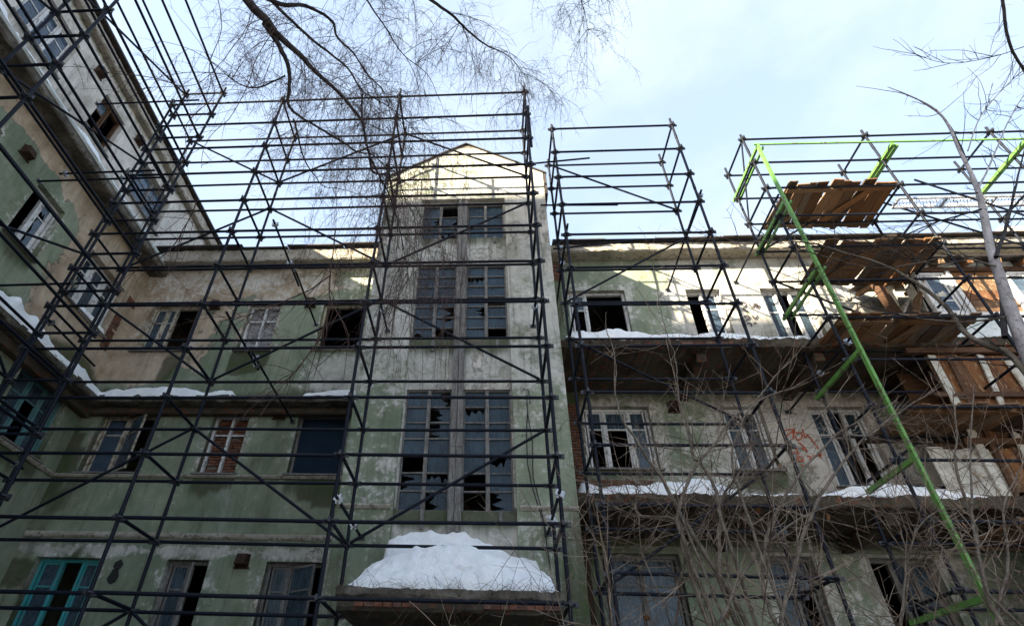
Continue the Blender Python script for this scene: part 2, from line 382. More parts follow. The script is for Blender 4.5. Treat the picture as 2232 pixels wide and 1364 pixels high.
# openings (u0, u1, v0, v1)
R1, R2, R3 = (1.55, 3.18), (5.08, 6.65), (8.56, 10.2)
BL = {}
for r, (z0, z1) in enumerate((R1, R2, R3)):
    BL[(r, 0)] = (-9.76, -8.33, z0, z1); BL[(r, 1)] = (-6.84, -5.92, z0, z1); BL[(r, 2)] = (-4.68, -3.40, z0, z1)
RR = {}
for r, (z0, z1) in enumerate(((1.75, 3.48), (5.28, 6.86), (8.75, 10.54))):
    RR[(r, 0)] = (2.24, 3.82, z0, z1); RR[(r, 1)] = (5.48, 6.42, z0, z1); RR[(r, 2)] = (7.48, 8.72, z0-.35, z1)
LW = {}
for r, (z0, z1) in enumerate((R1, R2, (8.62, 10.2), (12.55, 13.95))):
    LW[(r, 0)] = (10.0, 11.68, z0, z1); LW[(r, 1)] = (7.8, 8.76, z0, z1); LW[(r, 2)] = (5.0, 6.52, z0, z1); LW[(r, 3)] = (2.7, 3.65, z0, z1); LW[(r, 4)] = (-.2, 1.3, z0, z1)

def mask_back(x, z):
    n = fbm(x*.9, z*.9, 3)
    bare = .40 + .5*sstep(10.2, 10.9, z)*(1-sstep(-5.2, -3.6, x)) + .55*(1-sstep(-9.2, -8.3, x+.8*(n-.5)))*sstep(7.2, 8.2, z) + .25*sstep(7.3, 8.2, z)*(1-sstep(-8, -6.5, x))
    white = .42 + .35*sstep(-5.2, -4.2, x)*sstep(7.0, 7.6, z)*(1-sstep(8.0, 8.7, z)) + .18*sstep(10.1, 11, z)
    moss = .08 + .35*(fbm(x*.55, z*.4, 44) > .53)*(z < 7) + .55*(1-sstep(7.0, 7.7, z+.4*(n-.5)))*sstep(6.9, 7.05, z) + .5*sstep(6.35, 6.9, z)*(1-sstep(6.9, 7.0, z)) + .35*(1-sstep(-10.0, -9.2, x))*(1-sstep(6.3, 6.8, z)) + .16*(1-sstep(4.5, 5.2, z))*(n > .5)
    moss = moss + .8*sstep(-7.0, -6.8, x+.15*(n-.5))*(1-sstep(-6.1, -5.8, x))*sstep(7.75, 8.0, z+.5*(n-.5))*(1-sstep(8.35, 8.5, z)) + .6*sstep(-9.0, -8.7, x+.5*(n-.5))*(1-sstep(-8.5, -8.0, x))*sstep(7.4, 7.7, z)*(1-sstep(8.2, 8.5, z))
    # a grey render band above the ground-floor windows
    white = white + .26*sstep(3.2, 3.3, z)*(1-sstep(3.42, 3.55, z))
    return bare, white, moss
def mask_left(x, z):
    n = fbm(x*.8, z*.8, 9)
    bare = .36 + .6*sstep(8.9, 9.8, x+.9*(n-.5))*sstep(7.2, 7.6, z) + .75*sstep(10.3, 11.1, z+.9*(n-.5)) + .3*sstep(11.2, 11.6, z)
    white = .40 + .36*sstep(11.8, 12.2, z)
    moss = .06 + .75*(1-sstep(7.3, 8.0, z+.7*(n-.5)))*sstep(7.0, 7.1, z) + .55*sstep(14.3, 14.7, z+.4*(n-.5)) + .6*sstep(11.0, 11.5, z+.3*(n-.5))*(1-sstep(11.5, 11.7, z)) + .25*(1-sstep(6.6, 7, z))
    return bare, white, moss
def mask_right(x, z):
    n = fbm(x*.7, z*.7, 21)
    bare = .47 + .2*(n-.5) + .16*sstep(5, 6.5, x) - .22*sstep(8, 9, z) - .2*(1-sstep(3.4, 4.4, z)); white = .55 + .25*(fbm(x, z, 4)-.5) + .18*sstep(4.2, 5.6, x) - .2*(1-sstep(3.4, 4.4, z)) - .1*sstep(8, 9, z)*(1-sstep(4.5, 5.5, x))  # cream of the sunlit upper band is worked into the colour mix
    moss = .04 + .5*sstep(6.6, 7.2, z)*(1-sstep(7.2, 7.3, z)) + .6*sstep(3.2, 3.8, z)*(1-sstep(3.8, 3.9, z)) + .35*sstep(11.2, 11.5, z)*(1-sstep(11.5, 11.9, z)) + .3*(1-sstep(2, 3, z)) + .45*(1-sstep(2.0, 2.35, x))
    return bare, white, moss
def mask_tower(x, z):
    n = fbm(x*.9, z*.7, 13)
    bare = .38 + .2*sstep(8, 10.5, z)*(1-sstep(11.2, 11.8, z)) + .15*(n-.5) - .1*sstep(11.2, 11.8, z); white = .52 + .17*sstep(4.5, 7.5, z) + .2*sstep(8.5, 10, z)*(x > 0) - .07*sstep(11.2, 11.8, z) + .2*(n-.5)  # gable mix shifted so its colour carries the sunlit cream
    moss = .08 + .22*(1-sstep(2.5, 4, z)) + .28*(1-sstep(4, 6.5, z))*sstep(.6, 1.4, x)*(n > .46) + .2*(1-sstep(-2.6, -2.2, x))*(1-sstep(5, 7, z)) + .55*sstep(13.5, 14, z-.62*np.abs(x+.6)*0)
    return bare, white, moss
def mask_panel(x, z):
    return .42, .74 + .1*(fbm(x*2, z*2, 8)-.5), .04 + .3*sstep(9.95, 10.3, z)*(1-sstep(10.3, 10.35, z))*(fbm(x*2, z, 5)) + .35*sstep(3.15, 3.45, z)*(1-sstep(3.45, 3.5, z))

wall('back_wall', (0, YB, 0), 0, XL, -2.55, GROUND, 11.7, list(BL.values()), mask_back)
wall('right_wall', (0, YB+.003, 0), 0, 1.35, 19, GROUND, 11.8, list(RR.values()), mask_right)
wall('left_wall', (XL, 0, 0), math.pi/2, -9, 16.2, GROUND, 15.0, list(LW.values()), mask_left, step=.2)
def gable(u): return 14.0-np.abs(np.asarray(u)+.58)*.66
TW = [(-1.70, .47, 1.9, 11.62)]
wall('stair_tower_wall', (0, YT, 0), 0, -2.68, 1.52, GROUND, 14.2, TW, mask_tower, .13, gable, .15)
TWIN = [(-1.66, .43, 10.28, 11.54), (-1.66, .43, 7.18, 9.36), (-1.66, .43, 3.46, 5.92)]
wall('stair_tower_panel', (0, YT+.13, 0), 0, -1.70, .47, 1.9, 11.62, TWIN, mask_panel, .12, None, .15)
wall('tower_side_wall', (1.52, YT, 0), math.pi/2, 0, 3.4, GROUND, 12.6, [], lambda x, z: (.5, .5, .3))
wall('tower_side_wall', (-2.68, YB, 0), -math.pi/2, 0, 2.5, GROUND, 12.6, [], lambda x, z: (.4, .5, .1))
wall('tower_side_wall', (1.3, YT+3.2, 0), math.pi/2, .0, 1.3, GROUND, 12.6, [], lambda x, z: (.4, .5, .1))
# rooms behind: floors, partitions, back walls
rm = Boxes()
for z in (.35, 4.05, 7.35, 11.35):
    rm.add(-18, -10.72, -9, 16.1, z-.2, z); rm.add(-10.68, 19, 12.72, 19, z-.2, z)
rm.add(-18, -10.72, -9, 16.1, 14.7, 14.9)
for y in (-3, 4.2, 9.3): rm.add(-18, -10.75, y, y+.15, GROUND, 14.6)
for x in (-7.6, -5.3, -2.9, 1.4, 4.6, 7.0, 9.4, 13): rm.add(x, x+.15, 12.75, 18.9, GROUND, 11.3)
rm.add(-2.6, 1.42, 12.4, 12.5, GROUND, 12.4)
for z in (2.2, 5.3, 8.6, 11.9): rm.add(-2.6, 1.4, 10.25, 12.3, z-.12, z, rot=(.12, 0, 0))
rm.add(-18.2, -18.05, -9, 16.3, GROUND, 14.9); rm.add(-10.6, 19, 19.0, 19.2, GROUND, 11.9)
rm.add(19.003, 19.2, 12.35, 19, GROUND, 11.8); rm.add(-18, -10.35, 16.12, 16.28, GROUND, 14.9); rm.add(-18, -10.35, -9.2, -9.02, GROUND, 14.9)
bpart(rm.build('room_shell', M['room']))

# roofs, cornices, ledges
def rough_bar(name, mat, x0, x1, y0, y1, z0, z1, amp=.03, step=.12, seed=1, rotz=0, org=(0, 0, 0)):
    """long bar of broken render: cross section swept along x with noise on its front edge"""
    n = max(2, int((x1-x0)/step)); sec = [(y1, z0), (y0+.03, z0), (y0, z0+.04), (y0, z1-.03), (y0+.02, z1), (y1, z1)]
    v = []; f = []
    for i in range(n+1):
        x = x0+(x1-x0)*i/n
        for k, (y, z) in enumerate(sec):
            a = 0 if k in (0, 5) else amp
            v.append((x, y+a*2*(float(fbm(x*2.3+k*9, k*3.1, seed))-.5)+a*random.uniform(-.35, .35), z+a*1.6*(float(fbm(x*3.1+k*5, 7+k, seed+3))-.5)+a*random.uniform(-.3, .3)))
    m = len(sec)
    for i in range(n):
        for k in range(m):
            a, b = i*m+k, i*m+(k+1) % m; f.append((a, a+m, b+m, b))
    f.append(tuple(range(m))); f.append(tuple(n*m+k for k in reversed(range(m))))
    o = link(name, mesh(name, v, f, mat), None, org, (0, 0, rotz)); return bpart(o)
rough_bar('cornice', M['fascia'], XL+.02, -2.69, 11.86, YB-.002, 11.52, 11.96, .028, seed=2)
rough_bar('cornice', M['fascia'], 1.75, 19, 11.88, YB-.002, 11.66, 11.97, .03, seed=5)
rough_bar('cornice', M['concrete'], -9, 15.9, -.52, -.002, 11.30, 11.5, .02, seed=7, rotz=math.pi/2, org=(XL, 0, 0))
rough_bar('cornice', M['sheet_white'], -9, 12.0, -.56, -.002, 11.51, 11.62, .012, seed=8, rotz=math.pi/2, org=(XL, 0, 0))
rough_bar('cornice', M['fascia'], 2.0, 16.2, -.20, -.002, 14.62, 14.95, .02, seed=9, rotz=math.pi/2, org=(XL, 0, 0))
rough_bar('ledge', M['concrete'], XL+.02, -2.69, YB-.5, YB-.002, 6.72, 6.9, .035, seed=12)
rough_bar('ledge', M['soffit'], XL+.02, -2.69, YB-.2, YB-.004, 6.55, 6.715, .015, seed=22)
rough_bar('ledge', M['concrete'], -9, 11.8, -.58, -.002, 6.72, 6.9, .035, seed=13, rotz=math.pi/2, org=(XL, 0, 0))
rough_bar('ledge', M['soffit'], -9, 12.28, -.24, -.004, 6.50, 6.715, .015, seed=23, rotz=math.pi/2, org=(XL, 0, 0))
rough_bar('string_course', M['fascia'], XL+.01, -2.69, YB-.06, YB-.002, 3.60, 3.72, .012, seed=31)
rough_bar('string_course', M['fascia'], XL+.01, -2.69, YB-.07, YB-.002, 4.96, 5.04, .01, seed=32)
rough_bar('string_course', M['fascia'], -9, 12.2, -.07, -.002, 4.95, 5.04, .01, seed=33, rotz=math.pi/2, org=(XL, 0, 0))
rough_bar('string_course', M['fascia'], -2.68, -1.74, YT-.05, YT-.002, 3.44, 3.52, .012, seed=34)
rough_bar('string_course', M['fascia'], .52, 1.52, YT-.05, YT-.002, 3.44, 3.52, .012, seed=35)
rough_bar('string_course', M['plaster'], 2.3, 19, YB-.05, YB-.002, 3.55, 3.62, .01, seed=36)
def roof_sheets(name, x0, x1, y0, z0, y1, z1, w, seed):
    rs = random.Random(seed); b = Boxes(); x = x0
    while x < x1:
        q = min(x+w*rs.uniform(.8, 1.2), x1); dz = rs.uniform(-.03, .06); dy = rs.uniform(-.08, .05)
        n = len(b.v)
        P = [(x, y0+dy, z0+dz), (q-.01, y0+dy, z0+dz+rs.uniform(-.01, .01)), (q-.01, y1, z1+dz), (x, y1, z1+dz)]
        b.v += P+[(p[0], p[1], p[2]+.035) for p in P]; b.f += [tuple(i+n for i in k) for k in BOXF]; x = q
    return bpart(b.build(name, M['roof']))
roof_sheets('roof', XL+.03, -2.7, 11.74, 11.985, 19.3, 13.2, 1.5, 3)
roof_sheets('roof', 1.9, 19, 11.74, 12.0, 19.3, 13.2, 1.7, 4)
b = Boxes()
for i in range(10):
    y0 = -9+i*2.54; b.add(XL-8, XL+.34, y0, y0+2.53, 14.98, 15.03, rot=(0, .05, 0), piv=(XL+.3, y0, 15)); 
bpart(b.build('roof', M['roof']))
b = Boxes()
for sgn in (-1, 1):
    n = len(b.v); hx = 2.2; pk = 14.0
    P = [(-.58, YT-.05, pk), (-.58+sgn*hx, YT-.05, pk-hx*.66), (-.58+sgn*hx, YT+6, pk-hx*.66), (-.58, YT+6, pk)]
    b.v += P+[(p[0], p[1], p[2]+.04) for p in P]; b.f += [tuple(i+n for i in k) for k in BOXF]
bpart(b.build('gable_roof', M['roof']))
# dark verge board hanging down the right end of the gable roof
bbox('verge_board', M['roof'], 1.535, 1.60, YT-.05, YT+2.4, 11.7, 12.52)
# chimney beyond the right roof
bbox('chimney', M['pale_panel'], 18.2, 19.9, 15, 16.5, 12.6, 15.6)

# ---- windows
def shard(w, h, rs, side):
    """jagged remnant of a pane held by one edge"""
    n = rs.randint(5, 9); pts = []
    for i in range(n+1):
        t = i/n; d = rs.uniform(.30, .95) if 0 < i < n else rs.uniform(.5, 1.0)
        pts.append((t, d))
    poly = [(0, 0), (1, 0)]+[(t, d) for t, d in reversed(pts)]
    if side == 1: poly = [(y, x) for x, y in poly][::-1]
    if side == 2: poly = [(1-x, 1-y) for x, y in poly]
    if side == 3: poly = [(1-y, x) for x, y in poly][::-1]
    return [(x*w, z*h) for x, z in poly]
def pane(win, x0, x1, z0, z1, y, mat, rs, broken=False, rot=0., name='pane', hinge=None):
    w, h = x1-x0, z1-z0
    poly = shard(w, h, rs, rs.randint(0, 3)) if broken else [(0, 0), (w, 0), (w, h), (0, h)]
    n = len(poly)
    v = [(a, 0, b) for a, b in poly]+[(a, .005, b) for a, b in poly]
    f = [tuple(range(n)), tuple(reversed(range(n, 2*n)))]+[(i, n+i, n+(i+1) % n, (i+1) % n) for i in range(n)]
    me = mesh(name, v, f, mat); o = link(name, me, win, (x0, y, z0), (rs.uniform(-.012, .012), 0, rs.uniform(-.012, .012)))
    return o
def brick_fill(parent, x0, x1, z0, z1, y, mat, rs, name='brick', bw=.25, bh=.075, conv=None):
    me = M.setdefault('_brick_'+mat.name, None)
    if me is None:
        bb = Boxes().add(-.118, .118, 0, .07, -.03, .03, jit=.004); me = mesh('brick', bb.v, bb.f, mat); M['_brick_'+mat.name] = me
    z = z0+bh/2; row = 0
    while z < z1:
        x = x0 - (bw/2 if row % 2 else 0)
        while x < x1-.02:
            a, c = max(x, x0), min(x+bw, x1)
            if c-a > .05 and rs.random() > .02:
                p = Vector(((a+c)/2, y+rs.uniform(-.012, .01), z))
                o = link(name, me, parent, p, (rs.uniform(-.02, .02), 0, rs.uniform(-.03, .03)), ((c-a-.014)/.236, 1, 1))
                if conv: conv(o)
            x += bw
        z += bh; row += 1

def window(name, loc, rotz, op, frame, cells, glassm=None, recess=.16, trans=.68, seed=0, sill=True, label=None, sill_mat=None, sw=.04):
    """cells: list of (fraction, state); states glass, broken, void, board, brick, pale, open, ajar, top, blind"""
    u0, u1, v0, v1 = op; rs = random.Random(seed); w, h = u1-u0, v1-v0; gm = glassm or M['glass']
    R = Matrix.Rotation(rotz, 3, 'Z'); p = Vector(loc)+R @ Vector((u0, 0, v0))
    fr = Boxes(); t = .065; y0, y1 = recess, recess+.09
    fr.add(.002, t, y0, y1, .002, h-.002); fr.add(w-t, w-.002, y0, y1, .002, h-.002); fr.add(t, w-t, y0, y1, h-t, h-.002); fr.add(t, w-t, y0, y1, .002, t)
    tot = sum(c[0] for c in cells); x = t; spans = []
    for i, (fc, st) in enumerate(cells):
        x1 = x+(w-2*t)*fc/tot; spans.append((x, x1, st)); x = x1
        if i < len(cells)-1 and not (st in ('void',) and cells[i+1][1] in ('void',)): fr.add(x-.03, x+.03, y0-.012, y1-.01, t, h-t)
    win = bpart(fr.build(name, frame, None, p, (0, 0, rotz)))
    if label: win['label'] = label
    if sill:
        Boxes().add(-.07, w+.07, -.09, recess, -.045, -.004, jit=.004).build('sill', sill_mat or M['grey_wood'], win)
    for a, c, st in spans:
        a += .032; c -= .032; zt = t+(h-2*t)*trans; s = sw
        if st == 'void': continue
        if st in ('glass', 'broken', 'top', 'open', 'ajar', 'blind'):
            sb = Boxes(); W = c-a
            sb.add(0, s, 0, .045, t+.004-t, h-2*t-.004); sb.add(W-s, W, 0, .045, 0, h-2*t-.004); sb.add(s, W-s, .002, .043, 0, s); sb.add(s, W-s, .002, .043, h-2*t-.004-s, h-2*t-.004)
            sb.add(s, W-s, .002, .043, zt-t-.016, zt-t+.016)
            ang = {'open': math.radians(rs.choice((-1, 1))*rs.uniform(62, 80)), 'ajar': math.radians(-32)}.get(st, 0.)
            if st == 'open': ang = -abs(ang)
            sash = sb.build('sash', frame, win, (a, y0+.02, t), (0, 0, ang))
            for k, (q0, q1) in enumerate(((s, zt-t-.016), (zt-t+.016, h-2*t-.004-s))):
                if (st == 'broken' and rs.random() < .25) or (st == 'top' and k == 0): continue
                br = st == 'broken' and rs.random() < .7
                ca, sa = math.cos(ang), math.sin(ang)
                o = pane(win, 0, W-2*s, 0, q1-q0, 0, M['sheet_white'] if st == 'blind' else gm, rs, br)
                o.location = (a+s*ca-.02*sa, y0+.02+s*sa+.02*ca, t+q0); o.rotation_euler = (0, 0, ang)
        elif st in ('brick', 'pale'):
            Boxes().add(a-.03, c+.03, y1+.05, y1+.09, t, h-t).build('mortar_bed', M['mortar'], win)
            brick_fill(win, a-.03, c+.03, t, h-t, y1+.005, M['brick'] if st == 'brick' else M['pale_brick'], rs)
            sb = Boxes(); sb.add(a, c, y0, y0+.04, zt-.02, zt+.02); sb.build('transom', frame, win)
        elif st == 'board':
            Boxes().add(a-.02, c+.02, y0+.03, y0+.05, t, h-t).build('board', M['blue_board'], win)
    return win
def bw(r, c, **k): return window('window', (0, YB, 0), 0, BL[(r, c)], **k)
bw(2, 0, frame=M['cream_wood'], cells=[(.28, 'glass'), (.22, 'glass'), (.5, 'void')], seed=1)
bw(2, 1, frame=M['white_wood'], cells=[(.5, 'pale'), (.5, 'pale')], seed=2, label='white framed window walled up with pale bricks')
bw(2, 2, frame=M['cream_wood'], cells=[(.5, 'void'), (.5, 'void')], seed=3, sill_mat=M['cream_wood'])
bw(1, 0, frame=M['cream_wood'], cells=[(.42, 'glass'), (.5, 'ajar')], glassm=M['sky_glass'], seed=4, label='cream framed window with one sash ajar')
bw(1, 1, frame=M['white_wood'], cells=[(.5, 'brick'), (.5, 'brick')], seed=5, label='white framed window walled up with red bricks')
bw(1, 2, frame=M['grey_wood'], cells=[(1, 'board')], seed=6, label='window closed by a dark blue panel')
bw(0, 0, frame=M['teal_wood'], cells=[(.36, 'glass'), (.36, 'void'), (.28, 'glass')], seed=7, label='window with bright teal frame')
bw(0, 1, frame=M['grey_wood'], cells=[(.52, 'glass'), (.48, 'open')], seed=8)
bw(0, 2, frame=M['grey_wood'], cells=[(.36, 'glass'), (.64, 'ajar')], seed=9)
def lw(r, c, **k): return window('window', (XL, 0, 0), math.pi/2, LW[(r, c)], **k)
lw(2, 0, frame=M['white_wood'], cells=[(.3, 'glass'), (.36, 'glass'), (.34, 'glass')], seed=11, sw=.085, recess=.2, label='white three part window with snow on its sill')
lw(2, 1, frame=M['white_wood'], cells=[(.45, 'void'), (.55, 'broken')], glassm=M['sky_glass'], seed=12, sw=.09)
lw(3, 0, frame=M['grey_wood'], cells=[(.5, 'glass'), (.5, 'glass')], glassm=M['sky_glass'], seed=13)
lw(3, 1, frame=M['brown_wood'], cells=[(.5, 'top'), (.5, 'void')], seed=14)
lw(3, 2, frame=M['white_wood'], cells=[(.34, 'glass'), (.33, 'glass'), (.33, 'glass')], glassm=M['sky_glass'], seed=15)
lw(1, 0, frame=M['dim_teal'], cells=[(.34, 'glass'), (.33, 'top'), (.33, 'glass')], seed=16, label='faded teal window on the left wing')
lw(1, 1, frame=M['dim_teal'], cells=[(.5, 'glass'), (.5, 'glass')], seed=17)
lw(2, 2, frame=M['white_wood'], cells=[(.5, 'glass'), (.5, 'broken')], seed=18)
lw(1, 2, frame=M['dim_teal'], cells=[(.5, 'glass'), (.5, 'glass')], seed=19)
lw(0, 0, frame=M['dim_teal'], cells=[(.5, 'glass'), (.5, 'glass')], seed=20)
lw(3, 3, frame=M['grey_wood'], cells=[(.5, 'glass'), (.5, 'glass')], seed=21)
def rw(r, c, **k): return window('window', (0, YB, 0), 0, RR[(r, c)], **k)
rw(2, 0, frame=M['white_wood'], cells=[(.3, 'top'), (.7, 'void')], seed=31, recess=.14)
rw(2, 1, frame=M['white_wood'], cells=[(.45, 'void'), (.55, 'glass')], glassm=M['sky_glass'], seed=32)
rw(2, 2, frame=M['white_wood'], cells=[(.34, 'glass'), (.33, 'void'), (.33, 'glass')], seed=33)
rw(1, 0, frame=M['white_wood'], cells=[(.3, 'top'), (.4, 'top'), (.3, 'glass')], seed=34)
rw(1, 1, frame=M['white_wood'], cells=[(.5, 'glass'), (.5, 'glass')], seed=35)
rw(1, 2, frame=M['white_wood'], cells=[(.34, 'glass'), (.33, 'void'), (.33, 'top')], seed=36)
rw(0, 0, frame=M['grey_wood'], cells=[(.5, 'glass'), (.5, 'glass')], seed=37)
rw(0, 1, frame=M['grey_wood'], cells=[(.5, 'glass'), (.5, 'top')], seed=38)
rw(0, 2, frame=M['grey_wood'], cells=[(.34, 'void'), (.33, 'top'), (.33, 'glass')], seed=39)

# stair tower glazing: bars, panes and the tall centre post
def stair_window(op, rows, broken, missing, seed):
    u0, u1, v0, v1 = op; rs = random.Random(seed); y = YT+.13+.05
    fr = Boxes(); w, h = u1-u0, v1-v0; t = .03
    halves = ((0, .93), (1.16, w))
    for (a, c) in halves:
        m = (a+c)/2
        fr.add(a+.002, a+t, 0, .08, .002, h-.002, jit=.003); fr.add(c-t, c-.002, 0, .08, .002, h-.002, jit=.003)
        fr.add(m-.036, m+.036, -.02, .08, .002, h-.002, jit=.005)
        fr.add(a+t, c-t, .002, .078, h-t, h-.002); fr.add(a+t, c-t, .002, .078, .002, t)
    win = bpart(fr.build('stair_window', M['grey_wood'], None, (u0, y, v0)))
    hs = [t+(h-2*t)*i/rows for i in range(rows+1)]
    for hi, (a, c) in enumerate(halves):
        m = (a+c)/2
        for ci, (p, q) in enumerate(((a+t, m-.036), (m+.036, c-t))):
            for r in range(rows):
                key = (rows-1-r, hi*2+ci)
                if 0 < r: Boxes().add(p, q, .004, .06, hs[r]-.013, hs[r]+.013, jit=.005).build('glazing_bar', M['grey_wood'], win)
                if key in missing: continue
                pane(win, p+.003, q-.003, hs[r]+.012, hs[r+1]-.012, .035, M['stair_glass'], rs, key in broken)
    return win
stair_window(TWIN[0], 3, {(1, 0), (1, 1), (2, 1)}, {(0, 1)}, 51)
stair_window(TWIN[1], 7, {(1, 2), (4, 2), (5, 1), (4, 1), (6, 0)}, {(3, 3), (6, 3), (6, 1)}, 52)
stair_window(TWIN[2], 7, {(0, 1), (1, 1), (2, 1), (5, 0), (6, 1), (6, 3), (4, 3), (1, 2), (5, 1)}, {(4, 0), (5, 2), (6, 2)}, 53)
pb = Boxes()
z = 2.2
while z < 11.5:
    q = min(z+random.uniform(1.8, 2.6), 11.6)
    pb.add(-.73, -.625, YT+.02, YT+.2, z, q-.012, jit=.004); pb.add(-.615, -.50, YT+.035, YT+.2, z, q-.008, jit=.004); z = q
bpart(pb.build('centre_post', M['grey_wood']))
for zz in (10.3, 7.2, 3.47):
    bbox('hanging_lath', M['grey_wood'], -1.22, -1.15, YT+.09, YT+.12, zz-.34, zz-.01, jit=.006)
    bbox('hanging_lath', M['grey_wood'], .16, .23, YT+.09, YT+.12, zz-.22, zz-.01, jit=.006)

# vent hoods on the walls
def vent(loc, rotz, s=1.):
    b = Boxes(); n = 0
    v = [(-.14*s, 0, 0), (.14*s, 0, 0), (.14*s, 0, .26*s), (-.14*s, 0, .26*s), (-.11*s, -.2*s, .03), (.11*s, -.2*s, .03), (.10*s, -.14*s, .24*s), (-.10*s, -.14*s, .24*s)]
    f = [(0, 1, 2, 3), (4, 7, 6, 5), (0, 4, 5, 1), (1, 5, 6, 2), (2, 6, 7, 3), (3, 7, 4, 0)]
    b.v = v; b.f = f; b.add(-.17*s, .17*s, -.03, -.003, -.03, .0)
    bpart(b.build('vent_hood', M['rust'], None, loc, (0, 0, rotz)))
for x, z in ((-7.86, 10.0), (-5.06, 10.05), (-5.18, 6.5), (-5.19, 3.05), (4.4, 6.7)): vent((x, YB-.004, z), 0)
for y, z in ((7.28, 14.0), (7.13, 10.25), (9.4, 14.0)): vent((XL+.004, y, z), math.pi/2)
# black patches painting the dark of broken-out holes under the ground floor window band
for x, z, s in ((-7.88, 3.05, .10), (-7.9, 2.82, .13)):
    n = 9; vv = [(x+s*math.cos(i*6.283/n)*random.uniform(.7, 1.2), YB-.006, z+s*1.1*math.sin(i*6.283/n)*random.uniform(.8, 1.2)) for i in range(n)]
    vv += [(a, YB+.002-.004*0, c) for a, b_, c in vv]
    bpart(link('wall_hole', mesh('wall_hole', vv[:n], [tuple(range(n))], M['cable'])))
# exposed brickwork
rs = random.Random(77)
def lconv(o):
    p = o.location.copy(); o.location = (XL-p.y, p.x, p.z); o.rotation_euler.z += math.pi/2; bpart(o)
brick_fill(None, 11.72, 12.02, 8.35, 9.5, -.025, M['brick'], rs, bw=.15, conv=lconv)
brick_fill(None, 11.9, 12.28, 10.0, 10.25, -.02, M['brick'], rs, conv=lconv)
brick_fill(None, 1.86, 2.16, 4.2, 6.9, YB-.03, M['brick'], rs, bw=.16, conv=bpart)
brick_fill(None, 1.80, 2.12, 10.9, 11.6, YB-.03, M['brick'], rs, bw=.17, conv=bpart)
brick_fill(None, 2.2, 3.6, 4.2, 5.05, YB-.012, M['brick'], rs, conv=bpart)
# rusty downpipe in the gap right of the tower
T = Tubes(); T.add([(1.86, 11.9, GROUND), (1.86, 11.9, 4.2)], [.09, .09], 10); bpart(T.build('drainpipe', M['rust']))

# ---- balconies
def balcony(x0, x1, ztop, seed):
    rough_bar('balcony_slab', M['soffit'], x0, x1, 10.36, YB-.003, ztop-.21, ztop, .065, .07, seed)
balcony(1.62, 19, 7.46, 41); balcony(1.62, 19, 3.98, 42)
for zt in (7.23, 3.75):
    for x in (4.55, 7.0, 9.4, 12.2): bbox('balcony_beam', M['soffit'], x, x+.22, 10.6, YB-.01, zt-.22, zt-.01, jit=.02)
rs = random.Random(91)
brick_fill(None, 4.2, 5.3, 7.28, 7.34, 10.335, M['brick'], rs, conv=bpart)

# ---- canopy over the entrance, with bricks showing in its edge
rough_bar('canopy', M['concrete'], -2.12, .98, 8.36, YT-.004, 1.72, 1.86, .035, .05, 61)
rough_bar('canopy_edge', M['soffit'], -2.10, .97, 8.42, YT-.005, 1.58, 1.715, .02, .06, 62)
rs = random.Random(92)
brick_fill(None, -1.85, -.9, 1.61, 1.69, 8.385, M['brick'], rs, bh=.08, bw=.13, conv=bpart); brick_fill(None, -.1, .92, 1.61, 1.69, 8.385, M['brick'], rs, bh=.08, bw=.115, conv=bpart)

# ---- glazed timber loggias on the right balconies
def planks(name, mat, x0, x1, z0, z1, y, w, rs, lean=.0, horiz=False, thick=.025, rag=.08):
    if not horiz:
        x = x0
        while x < x1:
            q = min(x+w*rs.uniform(.75, 1.25), x1)
            Boxes().add(x+.004, q-.004, y, y+thick, z0+rs.uniform(0, rag), z1-rs.uniform(0, .08), jit=.003).build(name, mat)
            o = COL.objects[-1]; o.rotation_euler = (0, 0, 0); bpart(o)
            x = q
    else:
        z = z0
        while z < z1:
            q = min(z+w*rs.uniform(.75, 1.25), z1)
            Boxes().add(x0-rs.uniform(0, .06), x1+rs.uniform(0, .06), y, y+thick, z+.004, q-.004, jit=.004).build(name, mat); bpart(COL.objects[-1])
            z = q
rs = random.Random(93); LY = 10.42
# upper loggia
bbox('parapet_sheet', M['sheet_white'], 9.75, 13.0, LY-.03, LY-.01, 7.30, 7.58); bbox('parapet_sheet', M['sheet_white'], 13.02, 19, LY-.03, LY-.01, 7.29, 7.6)
bbox('parapet_sheet', M['sheet_white'], 9.9, 11.3, LY, LY+.02, 7.6, 8.02); bbox('parapet_sheet', M['sheet_white'], 11.32, 13.4, LY+.004, LY+.024, 7.6, 8.03); bbox('parapet_sheet', M['sheet_white'], 13.42, 19, LY, LY+.02, 7.6, 8.02)
bbox('loggia_rail', M['white_wood'], 9.75, 19, LY-.06, LY+.06, 8.04, 8.12)
bbox('loggia_rail', M['brown_wood'], 9.75, 19, LY-.05, LY+.07, 9.36, 9.46)
for i, x in enumerate((9.9, 10.62, 11.75, 12.9, 14.2, 15.6)):
    bbox('loggia_post', M['white_wood'], x, x+.09, LY-.04, LY+.06, 8.125, 9.355, jit=.006)
gx = [(10.0, 10.6, 'g'), (10.72, 11.73, 'b'), (11.85, 12.88, 'g'), (13.0, 14.18, 'g'), (14.3, 15.58, 'b')]
for a, c, k in gx:
    if k == 'g':
        w = window('loggia_window', (0, LY, 0), 0, (a, c, 8.13, 9.34), M['white_wood'], [(1, 'glass')] if c-a < .8 else [(.5, 'glass'), (.5, 'glass')], M['sky_glass'], .0, .3, 60+int(a), False)
    else: planks('loggia_board', M['orange_wood'], a, c, 8.14, 9.34, LY+.01, .3, rs, horiz=True)
